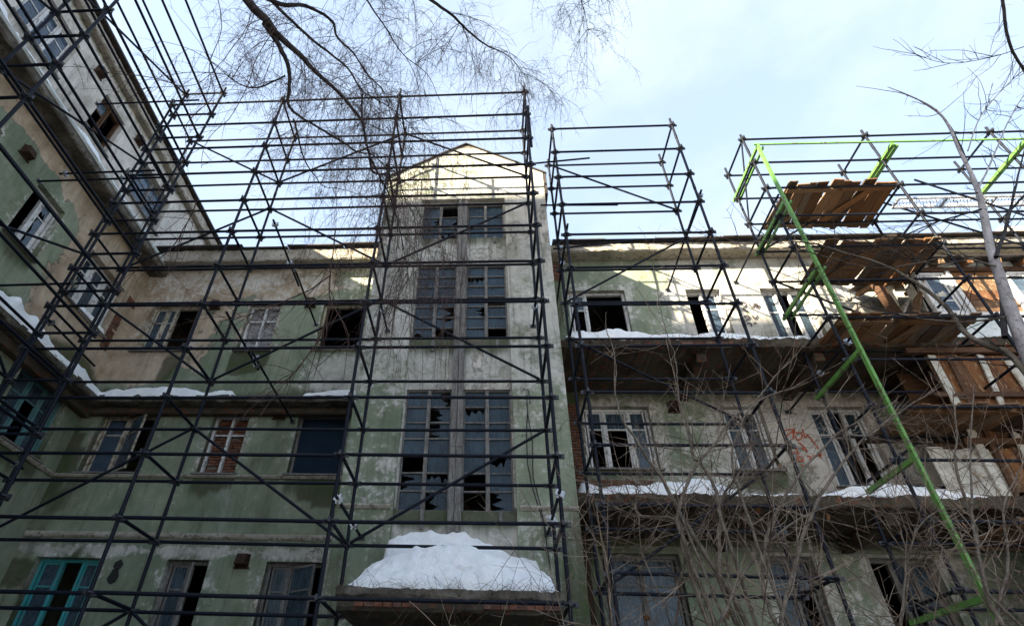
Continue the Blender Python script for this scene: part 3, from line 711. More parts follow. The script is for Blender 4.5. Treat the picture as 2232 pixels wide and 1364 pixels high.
for i in range(14):
    x = 9.8+i*.62
    bbox('rafter', M['orange_wood'], x, x+.1, LY-.28, 12.28, 9.50, 9.60, rot=(.33, 0, 0), piv=(x, LY, 9.5), jit=.01)
    bbox('eave_glass', M['sheet_white'], x+.13, x+.58, LY, LY+.015, 9.49, 9.72)
bbox('loggia_roof', M['roof'], 9.65, 19, LY-.35, 12.28, 9.66, 9.70, rot=(.33, 0, 0), piv=(9.6, LY, 9.66))
# its broken side: leaning boards and a dark gap
for x, y, ln, a, m in ((9.78, 10.6, 2.1, .10, 'pale_panel'), (9.74, 10.95, 2.3, -.06, 'brown_wood'), (9.7, 11.4, 2.4, .16, 'pale_panel'), (9.72, 11.8, 2.2, -.1, 'grey_wood'), (9.3, 10.7, 1.9, .42, 'orange_wood'), (9.0, 11.2, 1.7, .55, 'pale_panel')):
    bbox('leaning_board', M[m], x, x+.03, y, y+.34, 7.47, 7.47+ln, rot=(a*.4, a, 0), piv=(x, y, 7.47), jit=.01)
bbox('loggia_back', M['brown_wood'], 9.1, 19, LY+.9, LY+.93, 4.0, 7.15)
# lower loggia: upright boards of rusty plywood, pale sheets and brown beams
planks('loggia_board', M['orange_wood'], 9.15, 12.4, 5.0, 7.1, LY+.05, .27, rs, rag=.5)
planks('loggia_board', M['orange_wood'], 12.6, 19, 4.9, 7.1, LY+.04, .5, rs)
bbox('loggia_rail', M['brown_wood'], 8.9, 19, LY-.05, LY+.04, 6.02, 6.14, jit=.01); bbox('loggia_rail', M['brown_wood'], 8.9, 19, LY-.06, LY+.04, 5.0, 5.12, jit=.01); bbox('loggia_rail', M['brown_wood'], 8.8, 19, LY-.04, LY+.06, 7.08, 7.2, jit=.01)
for x, w_, z0, z1, m, a in ((9.0, .16, 4.0, 7.0, 'pale_panel', .05), (9.22, .09, 4.0, 7.0, 'brown_wood', .1), (9.75, .11, 4.6, 7.05, 'pale_panel', .16), (10.6, .5, 5.3, 6.9, 'pale_panel', .0), (11.4, .9, 5.1, 6.6, 'sheet_white', .0)):
    bbox('leaning_board', M[m], x, x+w_, LY-.04, LY-.01, z0, z1, rot=(0, a, 0), piv=(x, LY, z0), jit=.01)
planks('loggia_board', M['pale_panel'], 8.2, 9.3, 4.0, 4.98, LY+.02, .36, rs); planks('loggia_board', M['orange_wood'], 9.32, 10.6, 4.0, 4.98, LY+.03, .2, rs, rag=.3); planks('loggia_board', M['brown_wood'], 10.62, 11.6, 4.0, 4.98, LY+.03, .3, rs, horiz=True); bbox('parapet_sheet', M['sheet_white'], 11.65, 13.6, LY, LY+.02, 4.0, 4.98)
planks('loggia_board', M['grey_wood'], 9.6, 12.6, 2.75, 3.55, LY+.25, .16, rs, horiz=True)
planks('loggia_board', M['brown_wood'], 9.2, 19, .2, 2.7, LY+.3, .4, rs)
for x in (9.2, 10.9, 12.6): bbox('loggia_post', M['grey_wood'], x, x+.14, LY+.16, LY+.28, GROUND, 3.72, jit=.01)

# graffiti
def ribbon(name, strokes, mat, y, w):
    v = []; f = []
    for st in strokes:
        P = np.array(st, float)
        # smooth the stroke
        for _ in range(2):
            Q = [P[0]]
            for a, b_ in zip(P[:-1], P[1:]): Q += [a*.75+b_*.25, a*.25+b_*.75]
            P = np.array(Q+[P[-1]])
        d = np.gradient(P, axis=0); d /= np.linalg.norm(d, axis=1)[:, None]+1e-9; nrm = np.stack([-d[:, 1], d[:, 0]], 1)
        n0 = len(v)
        for i, (p, q) in enumerate(zip(P, nrm)):
            ww = w*random.uniform(.75, 1.2)
            v += [(p[0]+q[0]*ww, y, p[1]+q[1]*ww), (p[0]-q[0]*ww, y, p[1]-q[1]*ww)]
        f += [(n0+2*i, n0+2*i+1, n0+2*i+3, n0+2*i+2) for i in range(len(P)-1)]
    bpart(link(name, mesh(name, v, f, mat)))
def pt(l): return [tuple(atY(x, y, YB-.02)[[0, 2]]) for x, y in l]
def zz(l): return [(1700+x/2.964, 640+y/2.964) for x, y in l]
ribbon('graffiti', [pt(zz(s)) for s in (
    [(20, 890), (60, 870), (100, 880), (60, 900), (30, 930), (55, 960)], [(95, 865), (85, 940)], [(100, 900), (135, 890), (150, 930), (110, 950), (100, 915)], [(145, 870), (165, 940), (178, 905)], [(178, 905), (250, 1000)],
    [(70, 1010), (95, 970), (120, 1040)], [(120, 960), (150, 975), (185, 1030), (140, 990)], [(215, 1045), (280, 1040), (240, 1020), (270, 1060)], [(105, 1075), (130, 1040), (160, 1080), (115, 1080)], [(140, 1100), (165, 1125), (185, 1095)], [(20, 1010), (50, 990), (60, 1040), (100, 1020)], [(170, 1045), (205, 1050), (190, 1075)], [(10, 975), (50, 980)])], M['red_spray'], YB-.02, .015)
def z2(l): return [(1180+x/3.327, 450+y/3.327) for x, y in l]
ribbon('graffiti', [pt(z2(s)) for s in (
    [(1440, 700), (1475, 690), (1490, 720), (1455, 740), (1500, 760)], [(1500, 700), (1530, 740), (1550, 700)], [(1560, 700), (1570, 750), (1590, 710), (1550, 730)], [(1470, 800), (1500, 785), (1515, 810), (1480, 830)], [(1530, 790), (1550, 820), (1570, 790)], [(1490, 850), (1520, 840), (1525, 870)], [(1540, 850), (1560, 840)])], M['black_spray'], YB-.02, .018)
# cables down the right side of the tower
T = Tubes()
for l in ([(1148, 860), (1150, 900), (1147, 940), (1150, 1010), (1160, 1060), (1185, 1140), (1200, 1240)], [(1150, 900), (1160, 960), (1162, 1040), (1178, 1100), (1192, 1170)], [(1140, 848), (1152, 850), (1156, 880)]):
    T.add([atY(x, y, YT-.03) for x, y in l], [.009]*len(l), 4)
bpart(T.build('cable', M['cable']))

# opposite block, behind and left of the camera, that shades the court
OPP = empty('apartment_block', (-45, -20, GROUND), 'tall plain apartment block across the court behind the viewer', 'building')
o = Boxes().add(-80, -23.6, -26, -12, GROUND, 30.4).build('wall', M['opp']); o.parent = OPP; o.location = -OPP.location
b = Boxes(); b.add(-80.4, -23.2, -26.4, -11.7, 30.42, 30.75); o = b.build('roof', M['roof']); o.parent = OPP; o.location = -OPP.location
wm = None
for i in range(9):
    for j in range(14):
        if wm is None:
            q = Boxes().add(-.7, .7, -.02, .06, -.8, .8); wm = mesh('window', q.v, q.f, M['glass'])
        o = link('window', wm, OPP, Vector((-26.5-j*4, -11.98, 1.2+i*3.2))-OPP.location)

# ------------------------------------------------------------------ scaffolds
def ucyl(name, mat, sides=10):
    v = []; f = []
    for k in (0, 1):
        for i in range(sides): a = i*2*math.pi/sides; v.append((math.cos(a), math.sin(a), k))
    f = [(i, (i+1) % sides, sides+(i+1) % sides, sides+i) for i in range(sides)]+[tuple(reversed(range(sides))), tuple(range(sides, 2*sides))]
    me = mesh(name, v, f, mat); 
    for p in me.polygons: p.use_smooth = len(p.vertices) == 4
    return me
CYL = ucyl('tube', M['navy']); 
def ring_mesh():
    v = []; f = []; n = 12; m = 5
    for i in range(n):
        a = i*2*math.pi/n
        for k in range(m):
            b_ = k*2*math.pi/m; r = .072+.014*math.cos(b_); v.append((r*math.cos(a), r*math.sin(a), .014*math.sin(b_)))
    for i in range(n):
        for k in range(m): f.append((i*m+k, ((i+1) % n)*m+k, ((i+1) % n)*m+(k+1) % m, i*m+(k+1) % m))
    B = Boxes(); B.v = v; B.f = f
    for a in (0, 1, 2, 3):
        c, s = round(math.cos(a*math.pi/2)), round(math.sin(a*math.pi/2))
        B.add(min(c*.02, c*.115)-abs(s)*.017, max(c*.02, c*.115)+abs(s)*.017, min(s*.02, s*.115)-abs(c)*.017, max(s*.02, s*.115)+abs(c)*.017, -.034, .034)
    return mesh('coupler_ring', B.v, B.f, M['dark_steel'])
RING = ring_mesh()
def clamp_mesh():
    B = Boxes(); B.add(-.045, .045, -.05, .05, -.03, .03); B.add(-.07, -.045, -.02, .02, -.016, .016); B.add(.045, .085, -.012, .012, -.012, .012); B.add(-.05, .05, .05, .075, -.014, .014)
    return mesh('clamp', B.v, B.f, M['zinc'])
CLAMP = clamp_mesh()
RT = .0275
def tube(name, p, q, parent, r=RT, me=None):
    p, q = Vector(p), Vector(q); d = q-p
    o = link(name, me or CYL, parent); o.location = p-parent.location; o.rotation_mode = 'QUATERNION'; o.rotation_quaternion = d.to_track_quat('Z', 'Y'); o.scale = (r, r, d.length)
    return o
def clamp(parent_tube, pos, root):
    """silver clamp: a sub-part of the tube it grips"""
    o = link('clamp', CLAMP, parent_tube); d = Vector((0, 0, 1)); d.rotate(parent_tube.rotation_quaternion)
    base = root.location+parent_tube.location; t = (Vector(pos)-base).dot(d)
    o.location = (0, 0, t/parent_tube.scale.z); o.scale = (1/parent_tube.scale.x, 1/parent_tube.scale.y, 1/parent_tube.scale.z); o.rotation_euler = (0, 0, random.uniform(0, 6))
def scaffold(name, label, xs, rows, levels, braces=(), lean=None, gz=GROUND, topext=.28, along='x', trans=True, skip=()):
    """xs: along-coordinates of the bays; rows: (front, rear) across-coordinates"""
    root = empty(name, ((xs[0], rows[0], gz) if along == 'x' else (rows[0], xs[0], gz)), label, 'scaffold')
    jit = random.Random(len(xs)*7+int(levels[-1]*10))
    def P(a, c, z):
        dz = (z-4)/10.
        lx = (lean or (0, 0))[0]*dz; ly = (lean or (0, 0))[1]*dz
        return Vector((a+lx, c+ly, z)) if along == 'x' else Vector((c+lx, a+ly, z))
    for ri, c in enumerate(rows):
        for xi, a in enumerate(xs):
            top = levels[-1]+topext+jit.uniform(-.1, .1)
            post = tube('post', P(a, c, gz), P(a, c, top), root, .0295)
            L = post.scale.z
            for z in levels:
                k = link('coupler', RING, post); k.location = (0, 0, (z-gz)/L); k.scale = (1/post.scale.x, 1/post.scale.y, 1/L)
            # spigot joints every 2 m
            for zj in np.arange(gz+2.2+ri*.4, top-.5, 2.02):
                k = link('sleeve', CYL, post); k.location = (0, 0, (zj-gz)/L); k.scale = (1.13, 1.13, .16/L)
        for li, z in enumerate(levels):
            for xi in range(len(xs)-1):
                if (ri, li, xi) in skip: continue
                tube('ledger', P(xs[xi], c, z+jit.uniform(-.012, .012)), P(xs[xi+1], c, z+jit.uniform(-.012, .012)), root)
    if trans:
        for xi, a in enumerate(xs):
            for li, z in enumerate(levels):
                tube('transom', P(a, rows[0], z+.01), P(a, rows[1], z+.01), root, .0270)
    for (xa, la, xb, lb) in braces:
        p, q = P(xs[xa], rows[1]-.03, levels[la]), P(xs[xb], rows[1]-.03, levels[lb]); d = (q-p).normalized()
        tube('brace', p+d*.06, q-d*.06, root, .0255)
    return root, P
def tie(root, p, q, plate=True, clamps=(), r=.024):
    t = tube('tie_tube', p, q, root, r)
    for c in clamps: clamp(t, c, root)
    if plate:
        k = link('end_plate', M.get('_plate') or M.setdefault('_plate', mesh('end_plate', Boxes().add(-.06, .06, -.045, .045, -.008, .008).v, BOXF, M['dark_steel'])), t)
        k.location = (0, 0, 1.0); k.scale = (1/t.scale.x, 1/t.scale.y, 1/t.scale.z)
    return t
# main scaffold before the back wall and the tower
LV = [1.62+1.0*k for k in range(-3, 13)]
XS = [-8.42, -5.38, -2.25, 1.0]
def lvl(k): return k+3
BR = [(0, 12, 1, 10), (1, 10, 2, 12), (2, 12, 3, 10), (1, 9, 0, 7), (1, 9, 2, 7), (2, 7, 3, 9), (0, 6, 1, 4), (2, 6, 1, 4), (2, 6, 3, 4), (1, 3, 0, 1), (1, 3, 2, 1), (3, 3, 2, 1), (1, 0, 0, -2), (1, 0, 2, -2)]
MAIN, PM = scaffold('tube_scaffold', 'navy tube scaffold before the green back wall and the gabled stair tower', XS, (8.0, 9.14), LV, [(a, lvl(b), c, lvl(d)) for a, b, c, d in BR])
# scaffold along the left wing
LV2 = [.86+1.0*k for k in range(-2, 14)]
LEFT, PL = scaffold('tube_scaffold', 'navy tube scaffold running along the taller left wing towards the viewer', [7.85, 4.4, 1.0], (-7.17, -8.2), LV2, [(0, 15, 1, 13), (1, 13, 2, 15), (0, 12, 1, 10), (1, 12, 2, 10), (0, 9, 1, 7), (1, 9, 2, 11), (0, 5, 1, 3), (0, 6, 1, 8)], lean=(.14, 0), along='y')
# single bay right of the tower
LV3 = [13.28-1.005*k for k in range(14, -1, -1)]
def b3(l): return 14-l
MID, P3 = scaffold('tube_scaffold', 'narrow single bay navy tube scaffold just right of the stair tower', [1.755, 4.87], (8.9, 10.07), LV3, [(a, b3(b_), c, b3(d)) for a, b_, c, d in ((0, 0, 1, 2), (0, 5, 1, 3), (0, 6, 1, 8), (0, 11, 1, 9))])
# right scaffold carrying the decks
RIGHT, P4 = scaffold('tube_scaffold', 'navy tube scaffold at the right edge carrying the plank decks', [6.83, 9.95, 13.05, 16.2], (9.4, 10.58), LV3, [(a, b3(b_), c, b3(d)) for a, b_, c, d in ((0, 3, 1, 1), (0, 4, 1, 6), (1, 1, 2, 3), (0, 9, 1, 7), (1, 6, 2, 4), (1, 9, 2, 7), (0, 11, 1, 13), (2, 4, 3, 6), (1, 4, 2, 6))])
tube('brace', (6.80, 9.42, 13.25), (6.83, 10.55, 11.3), RIGHT, .021)
# ties to the walls
tie(MAIN, (-2.2, 7.85, 2.94), (-2.18, YT-.01, 2.94), True, [(-2.2, 8.0, 2.94), (-2.2, 9.14, 2.94)])
tie(MAIN, (.99, 7.85, 3.06), (.97, YT-.01, 3.06), True, [(1, 8.0, 3.06), (1, 9.1, 3.06)])
tie(MAIN, (-4.5, 7.9, 8.84), (-4.52, 10.0, 8.83), False, [(-4.5, 8.03, 8.84), (-4.5, 9.2, 8.84)])
tie(MAIN, (-4.47, 9.3, 8.87), (-4.5, 11.6, 8.87), True, [(-4.47, 9.45, 8.87)])
tie(MAIN, (-4.84, 7.95, 6.40), (-4.85, 9.85, 6.36), False, [(-4.84, 9.1, 6.38), (-4.84, 9.7, 6.37)])
tie(MAIN, (-4.8, 9.3, 6.41), (-4.8, 12.26, 6.41), True, [(-4.8, 9.5, 6.41)])
tie(MAIN, (-2.2, 8.9, 7.35), (-2.18, YT-.01, 7.3), True, [(-2.2, 9.14, 7.35)])
tie(MAIN, (.97, 8.7, 7.4), (.97, YT-.01, 7.4), True, [(.97, 9.14, 7.4)])
tie(LEFT, (-7.3, 7.75, 10.18), (-10.29, 7.75, 10.16), True, [(-8.3, 7.75, 10.18)])
tie(LEFT, (-7.5, 7.62, 10.27), (-9.75, 7.62, 10.24), False, [(-8.1, 7.62, 10.27), (-9.6, 7.62, 10.25)])
tie(LEFT, (-7.5, 7.75, 13.38), (-10.29, 7.75, 13.36), True, [(-8.2, 7.75, 13.38)])
tie(LEFT, (-7.2, 7.7, 6.95), (-10.29, 7.7, 6.9), True, [(-7.9, 7.7, 6.95)])
tie(LEFT, (-7.5, 7.8, 3.95), (-9.2, 7.8, 3.95), True, [(-8.3, 7.8, 3.95)])
tie(LEFT, (-8.42, 7.2, 3.86), (-8.42, 9.3, 3.9), False, [(-8.42, 7.85, 3.87), (-8.42, 9.1, 3.88)])
tie(MAIN, (-8.3, 7.9, 6.3), (-8.3, 9.6, 6.3), False, [(-8.3, 8.1, 6.3)])
tie(MID, (4.95, 8.8, 10.55), (5.0, 12.27, 10.5), True, [(4.95, 8.95, 10.55), (4.95, 10.07, 10.55)])
tie(MID, (1.8, 8.8, 9.5), (1.8, 12.2, 9.5), False, [(1.8, 10.07, 9.5)])
tie(RIGHT, (6.9, 9.2, 10.8), (6.9, 12.27, 10.75), True, [(6.9, 9.4, 10.8), (6.9, 10.55, 10.78)])
tie(RIGHT, (7.0, 9.2, 6.7), (7.0, 12.27, 6.7), True, [(7.0, 9.45, 6.7), (7.0, 10.6, 6.7)])
tie(RIGHT, (10.0, 9.3, 4.6), (10.0, 11.9, 4.6), False, [(10.0, 9.6, 4.6)])
tie(RIGHT, (10.3, 9.35, 11.4), (13.2, 9.4, 9.3), False)
# loose tubes spanning the gap between tower and narrow scaffold
tie(MID, (.53, 9.14, 12.08), (2.66, 9.14, 12.32), False, [(1.05, 9.14, 12.13)])
tie(MID, (1.35, 9.6, 11.07), (3.26, 9.6, 11.02), False)
tie(MID, (1.56, 9.7, 9.62), (3.46, 9.7, 9.85), False, [(1.75, 9.7, 9.64)])
# doubled upright by the top right of the tower
tube('post', (1.06, 8.02, 11.3), (1.06, 8.02, 13.0), MAIN, .028)
tube('post', (1.78, 10.1, 7.9), (1.78, 10.1, 9.7), MID, .028)

# ---- green painted frame bolted in front of the right scaffold
GX = empty('green_timber_frame', (6.8, 8.95, GROUND), 'bright green painted timber frame fixed in front of the right scaffold', 'frame')
def gbar(name, p, q, w=.05, d=.035, up=(0, 1, 0)):
    p, q = Vector(p), Vector(q); L = (q-p).length; b = Boxes().add(-w, w, -d, d, 0, L, jit=.003); o = b.build(name, M['green_paint'], GX)
    o.location = p-GX.location; o.rotation_mode = 'QUATERNION'; o.rotation_quaternion = (q-p).to_track_quat('Z', 'Y'); return o
gbar('upright', (6.79, 8.95, GROUND), (6.79, 8.95, 12.42), .026, .042)
for z in (12.37, 10.31, 8.25, 6.17, 4.07, 2.03):
    gbar('cross_bar', (6.79, 8.95, z), (6.79, 10.74, z), .028, .04); 
    if z > 8: gbar('cross_bar', (6.93, 8.97, z-.02), (6.93, 10.7, z-.02), .016, .035)
gbar('top_rail', (6.7, 8.93, 12.40), (13.4, 8.93, 12.30), .019, .02)
gbar('cross_bar', (9.97, 8.93, 12.27), (9.93, 10.2, 12.24), .045, .04); gbar('cross_bar', (13.0, 8.93, 12.22), (13.0, 10.5, 12.2), .055, .04)
gbar('cross_bar', (10.08, 8.95, 12.25), (10.05, 10.15, 12.22), .02, .04)

# ---- plank decks
def deck(label, x0, x1, y0, y1, z, seed, gap=.007):
    rs = random.Random(seed); root = empty('plank_deck', ((x0+x1)/2, (y0+y1)/2, z), label, 'deck', 'plank decks on the right scaffold')
    x = x0
    while x < x1-.04:
        w = rs.uniform(.13, .30); w = min(w, x1-x)
        b = Boxes().add(-w/2+.003, w/2-.003, -(y1-y0)/2-rs.uniform(0, .14), (y1-y0)/2+rs.uniform(0, .08), 0, rs.uniform(.022, .04), jit=.005)
        b.build('plank', M['deck_wood'], root, (x+w/2-(x0+x1)/2, 0, .058+rs.uniform(0, .02)), (rs.uniform(-.02, .02), rs.uniform(-.07, .07), rs.uniform(-.085, .085)))
        x += w+rs.uniform(0, gap)
    for yy in (y0+.16, y1-.12):
        q = rs.uniform(.35, .6); L = x1-x0
        for a, c in ((0, q), (q+.02, 1)):
            Boxes().add(a*L+rs.uniform(0, .1), c*L, -.06, .06, 0, .028, jit=.006).build('batten', M['deck_wood'], root, (x0-(x0+x1)/2, yy-(y0+y1)/2, .026), (0, 0, rs.uniform(-.015, .015)))
    b = Boxes().add(-.09, .09, -.75, .75, 0, .025, jit=.006).build('patch_board', M['deck_wood'], root, (rs.uniform(-.5, .6), 0, .03), (0, 0, rs.uniform(.3, .7)))
    return root
deck('topmost weathered plank deck of the right scaffold, against the sky', 7.30, 9.9, 9.36, 10.78, 11.25, 1)
deck('second plank deck from the top, at the roof eave of the right wing', 7.5, 10.0, 9.38, 10.78, 9.25, 2)
deck('third plank deck from the top, just above the upper snowy balcony', 7.08, 9.75, 9.45, 10.84, 7.24, 3)
deck('fourth plank deck from the top, before the rusty plywood boards', 7.5, 12.2, 9.5, 10.95, 5.23, 4)
deck('lowest plank deck of the right scaffold, below the lower balcony', 8.3, 12.2, 9.6, 11.0, 3.22, 5)
# loose broken board lying on the second deck
lb = Boxes().add(-.3, .3, -.05, .05, 0, .025, jit=.01).build('broken_board', M['deck_wood'], None, (9.05, 9.5, 9.62), (.2, -.45, .5)); tag(lb, 'short splintered board sticking up from the second plank deck', 'board')
# galvanised mesh walkway
gr = empty('mesh_walkway', (11.75, 10.05, 11.33), 'narrow galvanised mesh walkway lying across the right scaffold beside the top deck', 'walkway')
b = Boxes(); b.add(-1.55, 1.9, -.17, -.14, 0, .06); b.add(-1.55, 1.9, .14, .17, 0, .06)
for x in (-1.55, -.4, .75, 1.87): b.add(x, x+.04, -.138, .138, .002, .05)
b.build('frame', M['galv'], gr)
b = Boxes()
for i in range(86):
    x = -1.5+i*.04
    b.add(x-.004, x+.004, -.16, .16, .036, .044, rot=(0, 0, .6 if i % 2 else -.6))
o = b.build('mesh_panel', M['galv'], gr)

# ------------------------------------------------------------------ snow
def snow_strip(name, label, P0, along, across, L, D, hfun, seed, n=None, over=.06, group='snow on the ledges and canopies'):
    """snow bank: runs L metres along, D metres out from the wall; hfun(s) height at s"""
    n = n or int(L/.05); m = 9; al, ac = Vector(along), Vector(across); v = []; f = []
    for i in range(n+1):
        s = L*i/n; h = max(hfun(s), .0); e = min(1, s/.12, (L-s)/.12); h *= max(e, 0)**.5
        d = D*(.78+.35*float(fbm(s*2.4, 1.3, seed)))+over
        for k in range(m):
            t = k/(m-1); prof = (1-t**7)**.6*(.78+.44*float(fbm(s*4.5, t*2.4, seed+5)))
            y = d*t; z = h*prof - (.05 if k == m-1 else 0)
            if k == m-1: y -= .02
            p = Vector(P0)+al*(s+.02*math.sin(k*3+i))+ac*y+Vector((0, 0, z-.012)); v.append(p)
    for i in range(n):
        for k in range(m-1): a = i*m+k; f.append((a, a+1, a+m+1, a+m))
    o = link(name, mesh(name, [tuple(p) for p in v], f, M['snow'], True)); return tag(o, label, 'snow', group)
def hf(lo, hi, sc, seed, bumps=()):
    def h(s):
        q = lo+(hi-lo)*float(sstep(.25, .72, fbm(s*sc, 4.2, seed)))
        for c, w, a in bumps: q += a*math.exp(-((s-c)/w)**2)
        return q
    return h
def hx(pts, amp, sc, seed):
    return lambda q: max(0, interp(q, pts)+amp*(float(fbm(q*sc, 4.2, seed))-.47)*2)
def interp(x, pts):
    return float(np.interp(x, [p[0] for p in pts], [p[1] for p in pts]))
snow_strip('snow_bank', 'long snow bank on the concrete ledge of the left wing', (XL+.3, 1.0, 6.9), (0, 1, 0), (1, 0, 0), 10.95, .27, hf(.14, .46, 1.5, 3), 3)
snow_strip('snow_bank', 'low snow bank on the ledge of the green back wall, running from the inner corner', (XL+.35, YB-.2, 6.9), (1, 0, 0), (0, -1, 0), 3.65, .28, hf(.10, .30, 1.7, 5), 5)
snow_strip('snow_bank', 'thin curled sheet of snow on the back wall ledge beside the stair tower', (-4.5, YB-.24, 6.9), (1, 0, 0), (0, -1, 0), 1.75, .24, hx(((0, .05), (.5, .12), (.9, .19), (1.2, .16), (1.75, .2)), .03, 2.5, 6), 6)
snow_strip('snow_bank', 'snow strip on the upper cornice of the left wing', (XL+.3, -1.0, 11.62), (0, 1, 0), (1, 0, 0), 10.6, .24, hf(-.08, .13, 2.0, 8), 8)
snow_strip('snow_bank', 'thick snow bank on the upper right balcony just beside the tower', (1.66, 10.95, 7.45), (1, 0, 0), (0, -1, 0), 5.4, .52, hx(((0, .12), (.3, .34), (1.0, .46), (1.6, .36), (2.3, .30), (3.0, .27), (3.6, .34), (4.2, .2), (4.8, .14), (5.4, .18)), .05, 2.4, 10), 10)
snow_strip('snow_bank', 'ragged snow bank on the lower right balcony next to the tower', (1.66, 10.85, 3.97), (1, 0, 0), (0, -1, 0), 2.95, .44, hx(((0, .36), (.4, .2), (.9, .26), (1.4, .3), (1.9, .34), (2.3, .42), (2.7, .25), (2.95, .1)), .06, 2.6, 12), 12)
snow_strip('snow_bank', 'smooth snow bank on the lower right balcony before the rusty boards', (5.9, 10.85, 3.97), (1, 0, 0), (0, -1, 0), 3.1, .44, hx(((0, .08), (.7, .26), (1.3, .34), (1.8, .3), (2.4, .24), (3.1, .08)), .04, 1.6, 14), 14)
snow_strip('snow_bank', 'thin snow strip in the middle of the lower right balcony', (4.62, 10.7, 3.97), (1, 0, 0), (0, -1, 0), 1.0, .3, hf(.05, .12, 2.5, 15), 15)
snow_strip('snow_bank', 'little snow ridge on the sill of the white left wing window', (XL-.02, 10.5, 8.625), (0, 1, 0), (1, 0, 0), 1.15, .07, hf(.08, .18, 3.5, 16), 16, over=.02)
# the big heap on the entrance canopy
def heap(name, label, x0, x1, y0, y1, z0, hfun, nx=130, ny=60):
    v = []; f = []
    for j in range(ny+1):
        for i in range(nx+1):
            a, c = i/nx, j/ny; x = x0+(x1-x0)*a; y = y0+(y1-y0)*c
            h = hfun(x, y)
            ed = min(1, a/.03, (1-a)/.03, c/.05)
            ed = max(ed, 0)**.5
            x += .05*(float(fbm(y*3, 2, 3))-.5)*(1 if a in (0, 1) else 0)
            v.append((x, y+(.05*(float(fbm(x*3.2, 1, 4))-.5) if j < 2 else 0), z0-.02+(h+.10*(float(fbm(x*7, y*7, 31, 5))-.45)*min(1, h/.2))*ed))
    for j in range(ny):
        for i in range(nx): q = j*(nx+1)+i; f.append((q, q+1, q+nx+2, q+nx+1))
    return tag(link(name, mesh(name, v, f, M['snow'], True)), label, 'snow', 'snow on the ledges and canopies')
def interp(x, pts):
    return float(np.interp(x, [p[0] for p in pts], [p[1] for p in pts]))
def h_front(x, y):
    top = interp(x, ((-2.05, .10), (-1.85, .38), (-1.5, .58), (-1.1, .70), (-.5, .74), (-.1, .70), (.3, .56), (.7, .42), (.86, .30), (.98, .03)))
    t = (y-8.36)/.62; pr = float(sstep(-.35, 1.0, t)) if y < 9.05 else 1-.25*float(sstep(9.05, 9.4, y))
    return max(top*pr*(.9+.22*float(fbm(x*2.2, y*2.6, 2))), .0)
def h_back(x, y):
    top = interp(x, ((-2.0, .3), (-1.72, .55), (-1.68, .98), (-1.45, 1.08), (-1.0, 1.13), (-.4, 1.1), (0, .95), (.4, .76), (.72, .68), (.8, .5), (.95, .3)))
    pr = float(sstep(9.1, 9.55, y))
    return max(top*pr*(.93+.16*float(fbm(x*2.6, y*3, 6))), .0)
heap('snow_heap', 'big smooth white snow heap on the brick edged entrance canopy', -2.05, .95, 8.38, 9.4, 1.86, h_front)
heap('snow_heap', 'dirtier pinkish snow heap behind the big one, against the stair tower wall', -1.98, .9, 9.12, YT-.005, 1.86, h_back, 80, 24)

# ------------------------------------------------------------------ vegetation
def curve(pts, Y, R, n=6):
    """smooth 3D polyline through photo points at given depths"""
    P = np.array([atY(x, y, Yk) for (x, y), Yk in zip(pts, Y)]); k = len(P); t = np.arange(k); tt = np.linspace(0, k-1, (k-1)*n+1)
    def cr(a):
        out = np.zeros((len(tt),)+a.shape[1:])
        for q, u in enumerate(tt):
            i = min(int(u), k-2); f = u-i; p0, p1, p2, p3 = a[max(i-1, 0)], a[i], a[i+1], a[min(i+2, k-1)]
            out[q] = .5*((2*p1)+(-p0+p2)*f+(2*p0-5*p1+4*p2-p3)*f*f+(-p0+3*p1-3*p2+p3)*f**3)
        return out
    return cr(P), np.interp(tt, t, R)
def lin(a, b, n): return list(np.linspace(a, b, n))
def twig(T, p, d, L, r, droop, depth, rng, spec, wob=.35, sides=3, bend=None):
    """one wandering shoot, with children according to spec[depth]"""
    n = max(4, int(L/.07)) if depth < 2 else max(3, min(7, int(L/.05))); st = L/n; P = [np.array(p, float)]; d = np.array(d, float); d /= np.linalg.norm(d)+1e-9
    for i in range(n):
        d = d+rng.normal(0, wob*.45, 3)*st/.12*.5; d[2] -= droop*st*(1+i/n); 
        if bend is not None: d = d+np.array(bend)*st
        d /= np.linalg.norm(d); P.append(P[-1]+d*st)
    P = np.array(P); R = np.linspace(r, r*.45, n+1)
    T.add(P, R, sides if depth > 0 else max(sides, 4))
    if depth < len(spec):
        cnt, l0, l1, rr, dr, spread = spec[depth]; m = rng.poisson(cnt*max(.3, min(1.6, L)))
        for _ in range(m):
            t = rng.uniform(.12, 1.0)*n; i = min(int(t), n-1); q = P[i]+(P[i+1]-P[i])*(t-i); dd = P[i+1]-P[i]; dd = dd/(np.linalg.norm(dd)+1e-9)
            nd = dd*(1-spread)+rng.normal(0, 1, 3)*spread*.75
            twig(T, q, nd, rng.uniform(l0, l1), rr*rng.uniform(.8, 1.15), dr, depth+1, rng, spec, wob*1.1, 3, bend)
